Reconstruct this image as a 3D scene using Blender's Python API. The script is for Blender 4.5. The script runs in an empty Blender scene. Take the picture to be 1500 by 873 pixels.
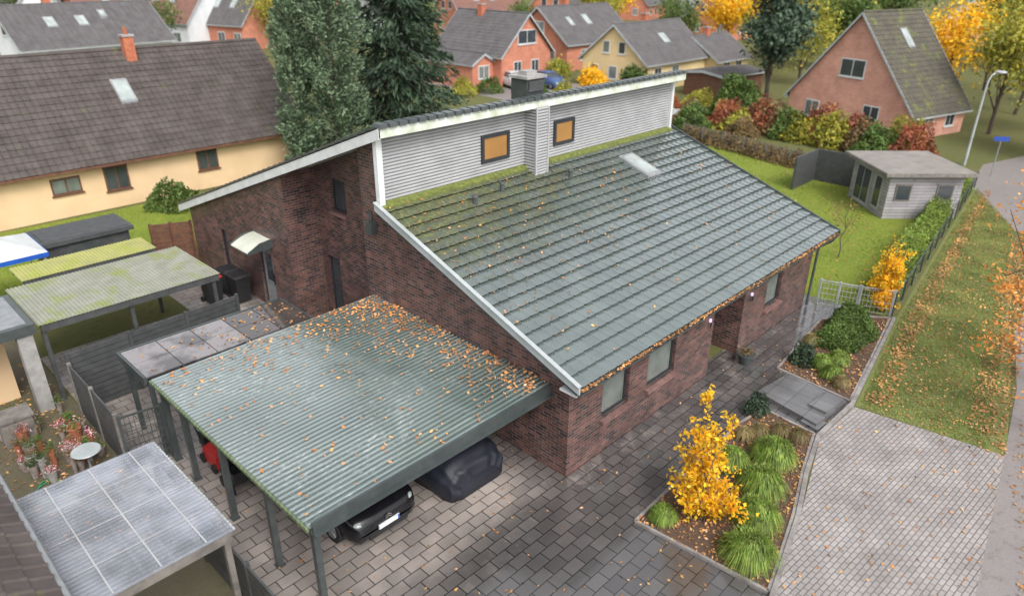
import bpy, math, random
import numpy as np
from mathutils import Vector, Matrix
random.seed(7); rng=np.random.default_rng(7)
D=bpy.data; S=bpy.context.scene; COL=S.collection
ORI={}
# ------------------------------------------------------------ node helpers
def newmat(name):
    m=D.materials.new(name); m.use_nodes=True; nt=m.node_tree
    return m,nt,nt.nodes["Principled BSDF"]
def N(nt,t,**k):
    n=nt.nodes.new(t)
    for a,b in k.items(): setattr(n,a,b)
    return n
def L(nt,a,b): nt.links.new(a,b)
def c4(c): return (c[0],c[1],c[2],1)
def noise(nt,scale,detail=4,vec=None,rough=.55):
    n=N(nt,"ShaderNodeTexNoise"); n.inputs["Scale"].default_value=scale; n.inputs["Detail"].default_value=detail; n.inputs["Roughness"].default_value=rough
    if vec is None:
        g=N(nt,"ShaderNodeNewGeometry"); vec=g.outputs["Position"]
    L(nt,vec,n.inputs["Vector"]); return n.outputs["Fac"]
def ramp(nt,fac,p0,c0,p1,c1,extra=()):
    r=N(nt,"ShaderNodeValToRGB"); e=r.color_ramp.elements
    e[0].position=p0;e[0].color=c4(c0);e[1].position=p1;e[1].color=c4(c1)
    for p,c in extra:
        x=e.new(p);x.color=c4(c)
    L(nt,fac,r.inputs[0]); return r.outputs[0]
def mix(nt,f,a,b,mode='MIX'):
    m=N(nt,"ShaderNodeMix",data_type='RGBA',blend_type=mode)
    if isinstance(f,(int,float)): m.inputs[0].default_value=f
    else: L(nt,f,m.inputs[0])
    for i,x in ((6,a),(7,b)):
        if isinstance(x,(tuple,list)): m.inputs[i].default_value=c4(x)
        else: L(nt,x,m.inputs[i])
    return m.outputs[2]
def math_(nt,op,a,b=None,c=None,clamp=False):
    m=N(nt,"ShaderNodeMath",operation=op); m.use_clamp=clamp
    for i,x in enumerate((a,b,c)):
        if x is None: continue
        if isinstance(x,(int,float)): m.inputs[i].default_value=x
        else: L(nt,x,m.inputs[i])
    return m.outputs[0]
def smooth(nt,v,a,b):
    m=N(nt,"ShaderNodeMapRange",interpolation_type='SMOOTHSTEP')
    L(nt,v,m.inputs[0]); m.inputs[1].default_value=a; m.inputs[2].default_value=b
    return m.outputs[0]
def bump(nt,b,h,strength=.4,dist=.02):
    n=N(nt,"ShaderNodeBump"); n.inputs["Strength"].default_value=strength; n.inputs["Distance"].default_value=dist
    L(nt,h,n.inputs["Height"]); L(nt,n.outputs[0],b.inputs["Normal"])
def posxyz(nt):
    g=N(nt,"ShaderNodeNewGeometry"); s=N(nt,"ShaderNodeSeparateXYZ"); L(nt,g.outputs["Position"],s.inputs[0])
    return g.outputs["Position"],s.outputs
def pmat(name,c1,c2=None,scale=3,rough=.6,bs=.0,metal=0,spec=.5,bscale=None,lo=.35,hi=.65,coat=0):
    m,nt,b=newmat(name)
    if c2 is None: c2=tuple(x*.75 for x in c1)
    f=noise(nt,scale,6); L(nt,ramp(nt,f,lo,c1,hi,c2),b.inputs["Base Color"])
    b.inputs["Roughness"].default_value=rough; b.inputs["Metallic"].default_value=metal
    b.inputs["Specular IOR Level"].default_value=spec; b.inputs["Coat Weight"].default_value=coat
    if bs: bump(nt,b,noise(nt,bscale or scale*6,5),bs,.02)
    return m
def leafmat(name,cols,rough=.55,transl=.25,scale=.8):
    m,nt,b=newmat(name)
    g=N(nt,"ShaderNodeNewGeometry")
    r=N(nt,"ShaderNodeValToRGB"); e=r.color_ramp.elements; n=len(cols)
    e[0].position=0;e[0].color=c4(cols[0]);e[1].position=1;e[1].color=c4(cols[-1])
    for i in range(1,n-1): x=e.new(i/(n-1)); x.color=c4(cols[i])
    L(nt,g.outputs["Random Per Island"],r.inputs[0])
    f=noise(nt,scale,3)
    k=ramp(nt,f,.35,(.55,.55,.55),.65,(1.25,1.25,1.25))
    c=mix(nt,1.0,r.outputs[0],k,'MULTIPLY')
    L(nt,c,b.inputs["Base Color"]); b.inputs["Roughness"].default_value=rough; b.inputs["Specular IOR Level"].default_value=.3
    t=N(nt,"ShaderNodeBsdfTranslucent"); L(nt,c,t.inputs[0])
    ms=N(nt,"ShaderNodeMixShader"); ms.inputs[0].default_value=transl
    out=nt.nodes["Material Output"]; L(nt,b.outputs[0],ms.inputs[1]); L(nt,t.outputs[0],ms.inputs[2]); L(nt,ms.outputs[0],out.inputs[0])
    return m
def brickmat(name,c1,c2,mortar,bw=.25,rh=.083,ms=.009,uv=True,rough=.6,bs=.5,off=.5,var=.35,rot=0,vscale=1.2,spec=.4,bias=-.1):
    m,nt,b=newmat(name)
    br=N(nt,"ShaderNodeTexBrick"); br.offset=off
    if uv:
        u=N(nt,"ShaderNodeTexCoord"); v=u.outputs["UV"]
    else:
        v=posxyz(nt)[0]
    if rot:
        mp=N(nt,"ShaderNodeMapping"); mp.inputs["Rotation"].default_value=(0,0,rot); L(nt,v,mp.inputs[0]); v=mp.outputs[0]
    L(nt,v,br.inputs["Vector"])
    br.inputs["Scale"].default_value=1; br.inputs["Brick Width"].default_value=bw; br.inputs["Row Height"].default_value=rh
    br.inputs["Mortar Size"].default_value=ms; br.inputs["Mortar Smooth"].default_value=.15; br.inputs["Bias"].default_value=bias
    br.inputs["Color1"].default_value=c4(c1);br.inputs["Color2"].default_value=c4(c2);br.inputs["Mortar"].default_value=c4(mortar)
    f=noise(nt,vscale,5); k=ramp(nt,f,.3,(1-var,)*3,.7,(1+var,)*3)
    c=mix(nt,1.0,br.outputs[0],k,'MULTIPLY'); L(nt,c,b.inputs["Base Color"])
    b.inputs["Roughness"].default_value=rough; b.inputs["Specular IOR Level"].default_value=spec
    h=math_(nt,'SUBTRACT',1,br.outputs["Fac"]); h2=math_(nt,'MULTIPLY_ADD',noise(nt,25,3),.4,h)
    bump(nt,b,h2,bs,.012)
    return m,nt,b,c,br
# ------------------------------------------------------------ mesh builder
class MB:
    def __init__(s,T=None): s.v=[];s.f=[];s.m=[];s.T=T
    def add(s,vs,fs,m=0):
        o=len(s.v); s.v+= [tuple(p) for p in vs]
        for f in fs: s.f.append([i+o for i in f]); s.m.append(m)
        return s
    def box(s,x0,x1,y0,y1,z0,z1,m=0):
        if x0>x1:x0,x1=x1,x0
        if y0>y1:y0,y1=y1,y0
        if z0>z1:z0,z1=z1,z0
        return s.add([(x0,y0,z0),(x1,y0,z0),(x1,y1,z0),(x0,y1,z0),(x0,y0,z1),(x1,y0,z1),(x1,y1,z1),(x0,y1,z1)],
          [(0,3,2,1),(4,5,6,7),(0,1,5,4),(1,2,6,5),(2,3,7,6),(3,0,4,7)],m)
    def obox(s,p0,p1,w,z0,z1,m=0,dz=0):
        p0=np.array(p0,float);p1=np.array(p1,float);d=p1-p0;d/=np.linalg.norm(d);n=np.array([-d[1],d[0]])*w/2
        a=[p0-n,p1-n,p1+n,p0+n];e=[0,dz,dz,0]
        return s.add([(p[0],p[1],z0+k) for p,k in zip(a,e)]+[(p[0],p[1],z1+k) for p,k in zip(a,e)],
          [(0,3,2,1),(4,5,6,7),(0,1,5,4),(1,2,6,5),(2,3,7,6),(3,0,4,7)],m)
    def prism(s,pts,z0,z1,m=0):
        n=len(pts); a=sum(pts[i][0]*pts[(i+1)%n][1]-pts[(i+1)%n][0]*pts[i][1] for i in range(n))
        if a<0: pts=pts[::-1]
        vs=[(p[0],p[1],z0) for p in pts]+[(p[0],p[1],z1) for p in pts]
        fs=[tuple(range(n))[::-1],tuple(range(n,2*n))]+[(i,(i+1)%n,n+(i+1)%n,n+i) for i in range(n)]
        return s.add(vs,fs,m)
    def extr(s,poly,vec,m=0):
        n=len(poly); v=np.array(vec)
        vs=[tuple(p) for p in poly]+[tuple(np.array(p)+v) for p in poly]
        return s.add(vs,[tuple(range(n))[::-1],tuple(range(n,2*n))]+[(i,(i+1)%n,n+(i+1)%n,n+i) for i in range(n)],m)
    def cyl(s,p0,p1,r0,r1=None,n=10,m=0,cap=True):
        if r1 is None:r1=r0
        p0=np.array(p0,float);p1=np.array(p1,float);d=p1-p0;d/=max(1e-9,np.linalg.norm(d))
        a=np.cross(d,[0,0,1.]) if abs(d[2])<.9 else np.cross(d,[1.,0,0]); a/=np.linalg.norm(a); b=np.cross(d,a)
        vs=[]
        for p,r in((p0,r0),(p1,r1)):
            for i in range(n):
                t=2*math.pi*i/n; vs.append(p+r*(math.cos(t)*a+math.sin(t)*b))
        fs=[(i,i+n,(i+1)%n+n,(i+1)%n) for i in range(n)]
        if cap: fs+=[tuple(range(n)),tuple(range(2*n-1,n-1,-1))]
        return s.add(vs,fs,m)
    def tube(s,pts,r,n=8,m=0):
        for i in range(len(pts)-1):
            ra=r[i] if isinstance(r,list) else r; rb=r[i+1] if isinstance(r,list) else r
            s.cyl(pts[i],pts[i+1],ra,rb,n,m)
        return s
    def ball(s,c,r,m=0,nu=12,nv=8):
        if not hasattr(r,'__len__'): r=(r,r,r)
        vs=[(c[0],c[1],c[2]-r[2])]
        for j in range(1,nv):
            ph=math.pi*j/nv-math.pi/2
            for i in range(nu):
                t=2*math.pi*i/nu; vs.append((c[0]+r[0]*math.cos(ph)*math.cos(t),c[1]+r[1]*math.cos(ph)*math.sin(t),c[2]+r[2]*math.sin(ph)))
        vs.append((c[0],c[1],c[2]+r[2])); fs=[]
        for i in range(nu): fs.append((0,1+(i+1)%nu,1+i)); fs.append((len(vs)-1,len(vs)-1-nu+i,len(vs)-1-nu+(i+1)%nu))
        for j in range(nv-2):
            for i in range(nu):
                a=1+j*nu+i;b=1+j*nu+(i+1)%nu; fs.append((a,b,b+nu,a+nu))
        return s.add(vs,fs,m)
    def lathe(s,c,prof,n=16,m=0):
        vs=[];k=len(prof)
        for r,z in prof:
            for i in range(n):
                t=2*math.pi*i/n; vs.append((c[0]+r*math.cos(t),c[1]+r*math.sin(t),c[2]+z))
        fs=[(j*n+i,j*n+(i+1)%n,(j+1)*n+(i+1)%n,(j+1)*n+i) for j in range(k-1) for i in range(n)]
        fs.append(tuple(range(n))[::-1]);fs.append(tuple(range((k-1)*n,k*n)))
        return s.add(vs,fs,m)
    def loft(s,rings,m=0,cap=True):
        n=len(rings[0]);vs=[p for r in rings for p in r]
        fs=[(j*n+i,j*n+(i+1)%n,(j+1)*n+(i+1)%n,(j+1)*n+i) for j in range(len(rings)-1) for i in range(n)]
        if cap: fs.append(tuple(range(n))[::-1]);fs.append(tuple(range((len(rings)-1)*n,len(rings)*n)))
        return s.add(vs,fs,m)
    def build(s,name,mats,parent=None,smooth=False,label=None,category=None,group=None,kind=None):
        v=np.array(s.v,float).reshape(-1,3)
        me=D.meshes.new(name); loc=v.copy()
        if s.T is not None: v=np.stack(s.T(v.T),1)
        if parent is not None: o0=ORI[parent.name]
        elif kind: o0=np.zeros(3)
        else: o0=np.array([v[:,0].mean(),v[:,1].mean(),v[:,2].min()])
        me.from_pydata((v-o0).tolist(),[],s.f)
        uvl=me.uv_layers.new(name="UVMap"); uv=np.zeros((len(me.loops),2),np.float32)
        ln=np.array([len(f) for f in s.f]); st=np.concatenate([[0],np.cumsum(ln)[:-1]])
        for k in np.unique(ln):
            ii=np.where(ln==k)[0]; A=loc[np.array([s.f[i] for i in ii])]
            nr=np.cross(A,np.roll(A,-1,axis=1)).sum(1); q=np.abs(nr); q=q/(q.max(1,keepdims=True)+1e-12)
            top=q[:,2]>=.8; xs=(~top)&(q[:,0]>q[:,1])
            U=np.where(xs[:,None],A[:,:,1],A[:,:,0]); V=np.where(top[:,None],A[:,:,1],A[:,:,2])
            li=st[ii][:,None]+np.arange(k)[None]
            uv[li.ravel(),0]=U.ravel(); uv[li.ravel(),1]=V.ravel()
        uvl.data.foreach_set("uv",uv.ravel())
        for mt in (mats if isinstance(mats,(list,tuple)) else [mats]): me.materials.append(mt)
        me.polygons.foreach_set("material_index",s.m)
        if smooth: me.polygons.foreach_set("use_smooth",[True]*len(s.m))
        me.update()
        ob=D.objects.new(name,me); COL.objects.link(ob); meta(ob,label,category,group,kind)
        ORI[ob.name]=o0
        if parent is not None: ob.parent=parent
        else: ob.location=o0
        return ob
def meta(ob,label=None,category=None,group=None,kind=None):
    if label: ob["label"]=label
    if category: ob["category"]=category
    if group: ob["group"]=group
    if kind: ob["kind"]=kind
def thing(name,loc,label,category,group=None):
    e=D.objects.new(name,None); e.location=loc; e.empty_display_size=.3; COL.objects.link(e); ORI[e.name]=np.array(loc,float)
    meta(e,label,category,group); return e
def fastmesh(name,v,nper,mats,parent=None,loc=None,midx=None):
    v=np.asarray(v,float); n=len(v)//nper
    o0=ORI[parent.name] if parent is not None else (np.zeros(3) if loc is None else np.array(loc,float))
    me=D.meshes.new(name); me.vertices.add(len(v)); me.vertices.foreach_set("co",(v-o0).astype(np.float32).ravel())
    me.loops.add(len(v)); me.loops.foreach_set("vertex_index",np.arange(len(v),dtype=np.int32))
    me.polygons.add(n); me.polygons.foreach_set("loop_start",np.arange(0,len(v),nper,dtype=np.int32)); me.polygons.foreach_set("loop_total",np.full(n,nper,dtype=np.int32))
    for mt in (mats if isinstance(mats,(list,tuple)) else [mats]): me.materials.append(mt)
    if midx is not None: me.polygons.foreach_set("material_index",np.asarray(midx,dtype=np.int32))
    me.update(calc_edges=True)
    ob=D.objects.new(name,me); COL.objects.link(ob); ORI[ob.name]=o0
    if parent is not None: ob.parent=parent
    else: ob.location=o0
    return ob
def unit(a): return a/np.maximum(1e-9,np.linalg.norm(a,axis=1,keepdims=True))
def leafquads(c,size,asp=.5,up=None,flat=0.0):
    n=len(c); a=rng.normal(size=(n,3)); 
    if flat: a[:,2]*=(1-flat)
    if up is not None: a=a*.5+up
    a=unit(a); b=rng.normal(size=(n,3))
    if flat: b[:,2]*=(1-flat)
    b=unit(b-(b*a).sum(1,keepdims=True)*a)
    s=(size*rng.uniform(.6,1.3,size=(n,1)))
    q=np.stack([c+a*s,c+b*s*asp+a*s*.15,c-a*s,c-b*s*asp+a*s*.15],1)
    return q.reshape(-1,3)
# ------------------------------------------------------------ materials
M={}
M['brick']=brickmat("dark_clinker_brick",(.180,.080,.066),(.046,.032,.034),(.160,.135,.122),bw=.25,rh=.085,ms=.010,var=.36,rough=.42,bs=.8,vscale=2.2,bias=.05)[0]
M['brick2']=brickmat("salmon_brick",(.64,.31,.23),(.53,.24,.18),(.55,.4,.32),bw=.25,rh=.08,ms=.008,rough=.8,bs=.3,var=.15)[0]
M['brick3']=brickmat("orange_brick",(.55,.20,.12),(.44,.14,.09),(.46,.28,.2),bw=.25,rh=.08,ms=.008,rough=.8,bs=.3,var=.15)[0]
def tilemat(name,c1,c2,moss,rough,my0=None,mossamt=.0,spec=.6,coat=0):
    m,nt,b=newmat(name); pos,xyz=posxyz(nt)
    f=noise(nt,1.3,7); col=ramp(nt,f,.35,c1,.65,c2)
    fn=noise(nt,14,4); col=mix(nt,math_(nt,'MULTIPLY',fn,.3),col,tuple(x*.4 for x in c1))
    if my0 is not None:
        a=smooth(nt,xyz[1],my0[0],my0[1]); bx=smooth(nt,xyz[0],10.5,-1)
        k=math_(nt,'MULTIPLY',a,math_(nt,'ADD',math_(nt,'MULTIPLY',bx,.72),.28))
        n2=noise(nt,3.6,9,rough=.72); k2=smooth(nt,math_(nt,'ADD',math_(nt,'MULTIPLY',k,.40),n2),.60,.94)
        dk=smooth(nt,math_(nt,'ADD',math_(nt,'MULTIPLY',k,.5),noise(nt,.8,4)),.50,.95)
        col=mix(nt,math_(nt,'MULTIPLY',dk,.6),col,(.048,.056,.042))
        col=mix(nt,math_(nt,'MULTIPLY',k2,.85),col,mix(nt,smooth(nt,noise(nt,9,4),.45,.62),moss,tuple(x*1.9 for x in moss)))
        L(nt,math_(nt,'MULTIPLY_ADD',k2,.45,rough),b.inputs["Roughness"])
        L(nt,math_(nt,'MULTIPLY_ADD',k2,-coat,coat),b.inputs["Coat Weight"]); b.inputs["Coat Roughness"].default_value=.08; b.inputs["Coat IOR"].default_value=1.9
    else:
        n2=noise(nt,1.1,7,rough=.7); k2=smooth(nt,n2,.72-mossamt,.86-mossamt); col=mix(nt,k2,col,moss)
        b.inputs["Roughness"].default_value=rough
    L(nt,col,b.inputs["Base Color"]); b.inputs["Specular IOR Level"].default_value=spec
    bump(nt,b,noise(nt,30,3),.06,.01)
    return m
M['tile']=tilemat("wet_anthracite_roof_tile",(.135,.168,.160),(.092,.118,.112),(.078,.088,.024),.18,my0=(1.2,6.4),spec=1.0,coat=1.0)
M['tile_e']=pmat("tile_riser_shade",(.010,.013,.012),(.018,.02,.018),6,.7)  # near-black risers: shade under each tile row painted into the colour
M['tile_n']=tilemat("old_brown_roof_tile",(.068,.055,.052),(.11,.092,.085),(.12,.13,.045),.7,mossamt=.12,spec=.35)
M['tile_f']=tilemat("grey_roof_tile",(.10,.093,.096),(.14,.13,.132),(.12,.13,.07),.65,mossamt=.08,spec=.35)
M['tile_m']=tilemat("mossy_roof_tile",(.080,.072,.060),(.11,.10,.075),(.13,.15,.045),.75,mossamt=.20,spec=.3)
M['tile_r']=tilemat("red_roof_tile",(.24,.12,.095),(.18,.10,.085),(.12,.11,.07),.75,mossamt=.05,spec=.3)
M['white']=pmat("white_painted_metal",(.68,.70,.71),(.54,.57,.56),2,.35,.05)
M['whitem']=pmat("mossy_white_fascia",(.64,.67,.64),(.42,.47,.33),2.2,.4,.05,lo=.4,hi=.7)
M['clad']=pmat("pale_grey_cladding",(.42,.425,.435),(.35,.355,.365),1.5,.35,.0)
M['cladv']=pmat("grey_cladding_groove_shade",(.22,.225,.235),(.18,.185,.195),1.5,.45,.0)  # darker copy of the cladding, paints shade into the grooves
M['verge']=pmat("grey_white_verge_metal",(.42,.45,.46),(.32,.35,.35),1.5,.3,.03)
M['antra']=pmat("anthracite_metal",(.045,.055,.056),(.07,.08,.08),3,.3,.05)
M['frame']=pmat("dark_window_frame",(.022,.025,.03),(.03,.035,.04),5,.35)
M['moss']=pmat("moss",(.17,.19,.04),(.08,.10,.025),9,.9,.5)
M['edge']=pmat("algae_tinted_sheet_edge",(.15,.19,.10),(.09,.13,.07),6,.6,.2)
M['sill']=brickmat("rowlock_sill_brick",(.26,.14,.125),(.18,.09,.085),(.15,.13,.12),bw=.09,rh=.4,ms=.008,rough=.5)[0]
M['black']=pmat("black_plastic",(.012,.012,.014),(.02,.02,.022),8,.5)
M['rubber']=pmat("tyre_rubber",(.01,.01,.01),(.016,.016,.016),8,.8)
M['alloy']=pmat("alloy",(.4,.4,.42),(.3,.3,.32),6,.3,metal=.8)
M['chrome']=pmat("chrome",(.7,.7,.72),(.6,.6,.62),6,.12,metal=1)
M['carpaint']=pmat("black_car_paint",(.005,.005,.007),(.008,.008,.011),3,.22,spec=.35,coat=.25)
M['silver']=pmat("silver_car_paint",(.55,.56,.58),(.45,.46,.48),3,.3,coat=.6)
M['bluecar']=pmat("blue_car_paint",(.05,.10,.25),(.04,.08,.2),3,.25,coat=.6)
M['cover']=pmat("navy_black_car_cover",(.008,.010,.018),(.014,.017,.028),2,.55,.2,bscale=7)
M['red']=pmat("red_plastic",(.45,.02,.02),(.3,.015,.015),8,.4)
M['blue']=pmat("blue_plastic",(.02,.10,.45),(.015,.08,.35),8,.4)
M['wood']=pmat("brown_timber",(.16,.07,.04),(.09,.04,.028),6,.7,.3)
M['woodw']=pmat("weathered_timber",(.22,.20,.18),(.13,.12,.11),5,.8,.3)
M['greyw']=brickmat("weathered_grey_timber",(.34,.325,.34),(.26,.245,.26),(.12,.115,.12),bw=2.2,rh=.15,ms=.012,rough=.7,bs=.4,var=.2)[0]
M['felt']=pmat("brown_grey_roof_felt",(.27,.24,.215),(.18,.165,.15),1.3,.45,.15)
M['darkpanel']=pmat("dark_grey_panel",(.05,.053,.055),(.075,.078,.08),4,.55,.1)
M['cream']=pmat("cream_render",(.72,.52,.32),(.64,.45,.27),.7,.85,.1,bscale=20)
M['yellowr']=pmat("yellow_render",(.70,.55,.30),(.62,.48,.26),.7,.85,.1)
M['whiter']=pmat("white_render",(.72,.74,.76),(.62,.64,.67),.7,.85,.1)
M['orangeplast']=pmat("chimney_brick",(.5,.17,.09),(.36,.11,.06),6,.8,.3)
M['terracotta']=pmat("terracotta",(.36,.13,.07),(.28,.10,.05),8,.7)
M['ceram']=pmat("glazed_pot",(.35,.3,.28),(.2,.17,.16),8,.4)
M['concrete']=pmat("concrete",(.36,.35,.34),(.25,.245,.24),4,.75,.25)
M['kerb']=pmat("kerb_stone",(.30,.28,.265),(.17,.155,.15),3,.6,.25)
M['slab']=brickmat("wet_slab",(.14,.138,.142),(.11,.108,.112),(.045,.045,.045),bw=.6,rh=.6,ms=.008,uv=False,rough=.18,bs=.1,var=.25,off=0,spec=.8)[0]
M['lead']=pmat("lead_flashing",(.26,.27,.28),(.19,.20,.21),5,.4)
M['bark']=pmat("bark",(.09,.065,.05),(.05,.038,.03),8,.9,.6)
M['birch']=pmat("thin_grey_branch",(.15,.11,.08),(.09,.07,.05),8,.9,.3)
def glass(name,c,em=None,rough=.08):
    m,nt,b=newmat(name); f=noise(nt,1.5,3); L(nt,ramp(nt,f,.3,c,.7,tuple(x*.6 for x in c)),b.inputs["Base Color"])
    b.inputs["Roughness"].default_value=rough; b.inputs["Specular IOR Level"].default_value=.9
    if em: b.inputs["Emission Color"].default_value=c4(em[0]); b.inputs["Emission Strength"].default_value=em[1]
    return m
M['glass']=glass("dark_window_glass",(.06,.07,.08))
M['blind']=glass("window_glass_with_pale_blind",(.19,.215,.20))
M['skyl']=glass("skylight_glass",(.42,.47,.46),rough=.2)
M['warm']=glass("warm_lit_window_glass",(.24,.12,.035),((1,.5,.10),.20))
M['lampon']=glass("lit_lamp_glass",(.6,.5,.62),((.9,.65,1.0),.9))
M['plate']=pmat("number_plate",(.75,.76,.78),(.6,.6,.64),12,.4)
M['sign']=pmat("blue_sign",(.02,.07,.35),(.02,.06,.3),5,.4)
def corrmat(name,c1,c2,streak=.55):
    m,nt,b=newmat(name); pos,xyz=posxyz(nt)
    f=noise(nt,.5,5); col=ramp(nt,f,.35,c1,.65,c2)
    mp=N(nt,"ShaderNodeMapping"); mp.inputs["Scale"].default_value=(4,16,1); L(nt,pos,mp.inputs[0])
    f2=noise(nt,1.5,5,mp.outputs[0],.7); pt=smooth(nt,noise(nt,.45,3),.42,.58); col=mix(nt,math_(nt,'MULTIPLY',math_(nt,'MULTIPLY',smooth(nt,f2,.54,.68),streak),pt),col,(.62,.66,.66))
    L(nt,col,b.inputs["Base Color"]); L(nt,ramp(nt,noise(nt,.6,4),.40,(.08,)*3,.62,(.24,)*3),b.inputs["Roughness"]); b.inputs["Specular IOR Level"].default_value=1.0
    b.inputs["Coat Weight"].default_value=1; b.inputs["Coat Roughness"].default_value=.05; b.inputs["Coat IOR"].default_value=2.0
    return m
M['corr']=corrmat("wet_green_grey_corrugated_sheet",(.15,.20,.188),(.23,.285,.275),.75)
M['corrv']=corrmat("wet_corrugated_valley_shade",(.058,.080,.074),(.092,.12,.112),.3)  # valley faces coloured darker to paint in shade between ribs
def mossy(name,c1,c2,mc,amt,rough=.4):
    m,nt,b=newmat(name); f=noise(nt,2.2,6); col=ramp(nt,f,.35,c1,.65,c2); n2=noise(nt,1.2,7,rough=.7); col=mix(nt,smooth(nt,n2,.62-amt,.78-amt),col,mc)
    L(nt,col,b.inputs["Base Color"]); b.inputs["Roughness"].default_value=rough; b.inputs["Specular IOR Level"].default_value=.6; return m
M['corrg']=mossy("dirty_corrugated_sheet",(.25,.26,.20),(.34,.34,.29),(.25,.28,.08),.13); M['corrgv']=mossy("dirty_corrugated_valley_shade",(.20,.205,.15),(.27,.27,.22),(.20,.23,.06),.13)  # valley copy is the same dirty sheet with rib shade painted in
M['corry']=mossy("yellow_mossy_corrugated_sheet",(.44,.43,.12),(.34,.34,.12),(.36,.39,.05),.14); M['corryv']=mossy("yellow_mossy_valley_shade",(.34,.33,.09),(.27,.27,.09),(.27,.30,.04),.14)  # mossy sheet again, darkened in the valleys as painted rib shade
def poly(name,a,b_,al):
    m,nt,b=newmat(name); f=noise(nt,1.1,6); L(nt,ramp(nt,f,.38,a,.62,b_),b.inputs["Base Color"])
    b.inputs["Roughness"].default_value=.12; b.inputs["Specular IOR Level"].default_value=.9; b.inputs["Alpha"].default_value=al; return m
M['poly']=poly("cloudy_polycarbonate",(.50,.54,.64),(.24,.27,.32),.52); M['polyv']=poly("polycarbonate_valley_shade",(.42,.45,.52),(.22,.24,.28),.52)  # valley version tinted darker, painted shading so the ribs show
M['bitu']=pmat("wet_grey_roof_panel",(.22,.20,.20),(.08,.07,.07),1.2,.08,.03,spec=.9,lo=.44,hi=.56,coat=.6)
M['bitu2']=pmat("wet_brown_roof_panel",(.075,.062,.058),(.045,.038,.036),1.2,.08,.03,spec=.9,coat=.6)
M['cangl']=pmat("off_white_canopy",(.60,.61,.53),(.50,.52,.43),2,.3)
m,nt,b,col,br=brickmat("wet_driveway_pavers",(.105,.098,.096),(.068,.064,.064),(.020,.019,.019),bw=.44,rh=.29,ms=.013,uv=False,rough=.3,bs=.45,var=.22,vscale=.5,spec=.8,bias=0)
pos,xyz=posxyz(nt)
wob=math_(nt,'MULTIPLY_ADD',noise(nt,.6,4),2.0,-1.0)
ax=math_(nt,'ADD',xyz[0],wob); ay=math_(nt,'ADD',xyz[1],wob)
dry=math_(nt,'MULTIPLY',smooth(nt,ax,.2,-1.3),smooth(nt,ay,-.9,1.1))
dry=math_(nt,'MULTIPLY',dry,math_(nt,'MULTIPLY_ADD',smooth(nt,noise(nt,.7,4),.36,.6),.35,.65))
sp=math_(nt,'MULTIPLY',smooth(nt,noise(nt,1.5,6,rough=.6),.50,.66),.38); sp=math_(nt,'MULTIPLY',sp,smooth(nt,ay,-1.6,.2))
dry2=math_(nt,'MAXIMUM',math_(nt,'MULTIPLY',dry,.8),sp)
light=mix(nt,1.0,col,(3.9,3.6,3.3),'MULTIPLY')
c2=mix(nt,dry2,col,light); L(nt,c2,b.inputs["Base Color"])
wet=ramp(nt,noise(nt,1.0,5),.40,(.06,)*3,.62,(.28,)*3); L(nt,mix(nt,dry2,wet,(.6,.6,.6)),b.inputs["Roughness"])
L(nt,math_(nt,'MULTIPLY',math_(nt,'MULTIPLY_ADD',dry2,-1,1,clamp=True),.8),b.inputs["Coat Weight"]); b.inputs["Coat Roughness"].default_value=.07; b.inputs["Coat IOR"].default_value=1.55; M['pave']=m
M['cob']=brickmat("grey_cobble_pavers",(.325,.300,.290),(.265,.243,.235),(.12,.11,.105),bw=.21,rh=.105,ms=.010,uv=False,rough=.42,bs=.45,var=.2,rot=.08)[0]
def ground(name,cols,rough=.95,spec=.2,bs=.6,lo=.5,hi=.68):
    m,nt,b=newmat(name); f=noise(nt,.35,8,rough=.65); c=ramp(nt,f,.3,cols[0],.7,cols[1])
    f2=noise(nt,4,8,rough=.7); c=mix(nt,smooth(nt,f2,lo,hi),c,cols[2]); f3=noise(nt,35,4); c=mix(nt,math_(nt,'MULTIPLY',f3,.6),c,tuple(x*.35 for x in cols[0]))
    L(nt,c,b.inputs["Base Color"]); b.inputs["Roughness"].default_value=rough; b.inputs["Specular IOR Level"].default_value=spec
    bump(nt,b,math_(nt,'ADD',f2,f3),bs,.04); return m
M['ground']=ground("rough_grass",[(.13,.15,.05),(.18,.16,.07),(.09,.11,.03)])
M['lawn']=ground("lawn",[(.18,.26,.035),(.25,.30,.05),(.30,.25,.06)])
M['verge_g']=ground("leafy_verge",[(.17,.23,.06),(.24,.24,.10),(.30,.23,.16)],lo=.50,hi=.72)
M['soil']=ground("bark_mulch",[(.11,.075,.055),(.15,.10,.075),(.20,.12,.07)])
M['asph']=ground("asphalt",[(.25,.225,.22),(.31,.28,.27),(.20,.18,.17)],.5,.4,bs=.2)
M['mossp']=ground("mossy_terrace",[(.13,.12,.07),(.17,.135,.10),(.10,.11,.045)],.6,.4)
M['leaf_litter']=leafmat("fallen_leaf",[(.62,.27,.08),(.40,.18,.07),(.74,.40,.13),(.30,.15,.08),(.78,.47,.24)],.5,.1)
M['leaf_bright']=leafmat("bright_fallen_leaf",[(.80,.32,.08),(.55,.20,.06),(.90,.48,.16),(.42,.16,.07),(.85,.52,.28)],.45,.1)
M['lf_y']=leafmat("golden_leaf",[(1.0,.60,.02),(.95,.50,.015),(1.0,.74,.06),(.85,.42,.02)],transl=.35,scale=3)
M['lf_o']=leafmat("orange_leaf",[(.85,.36,.07),(.68,.26,.06),(.9,.52,.16)],transl=.3)
M['lf_g']=leafmat("green_leaf",[(.11,.18,.045),(.075,.13,.03),(.17,.23,.06)])
M['lf_yg']=leafmat("yellow_green_leaf",[(.40,.38,.06),(.26,.30,.05),(.58,.46,.06)])
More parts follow.
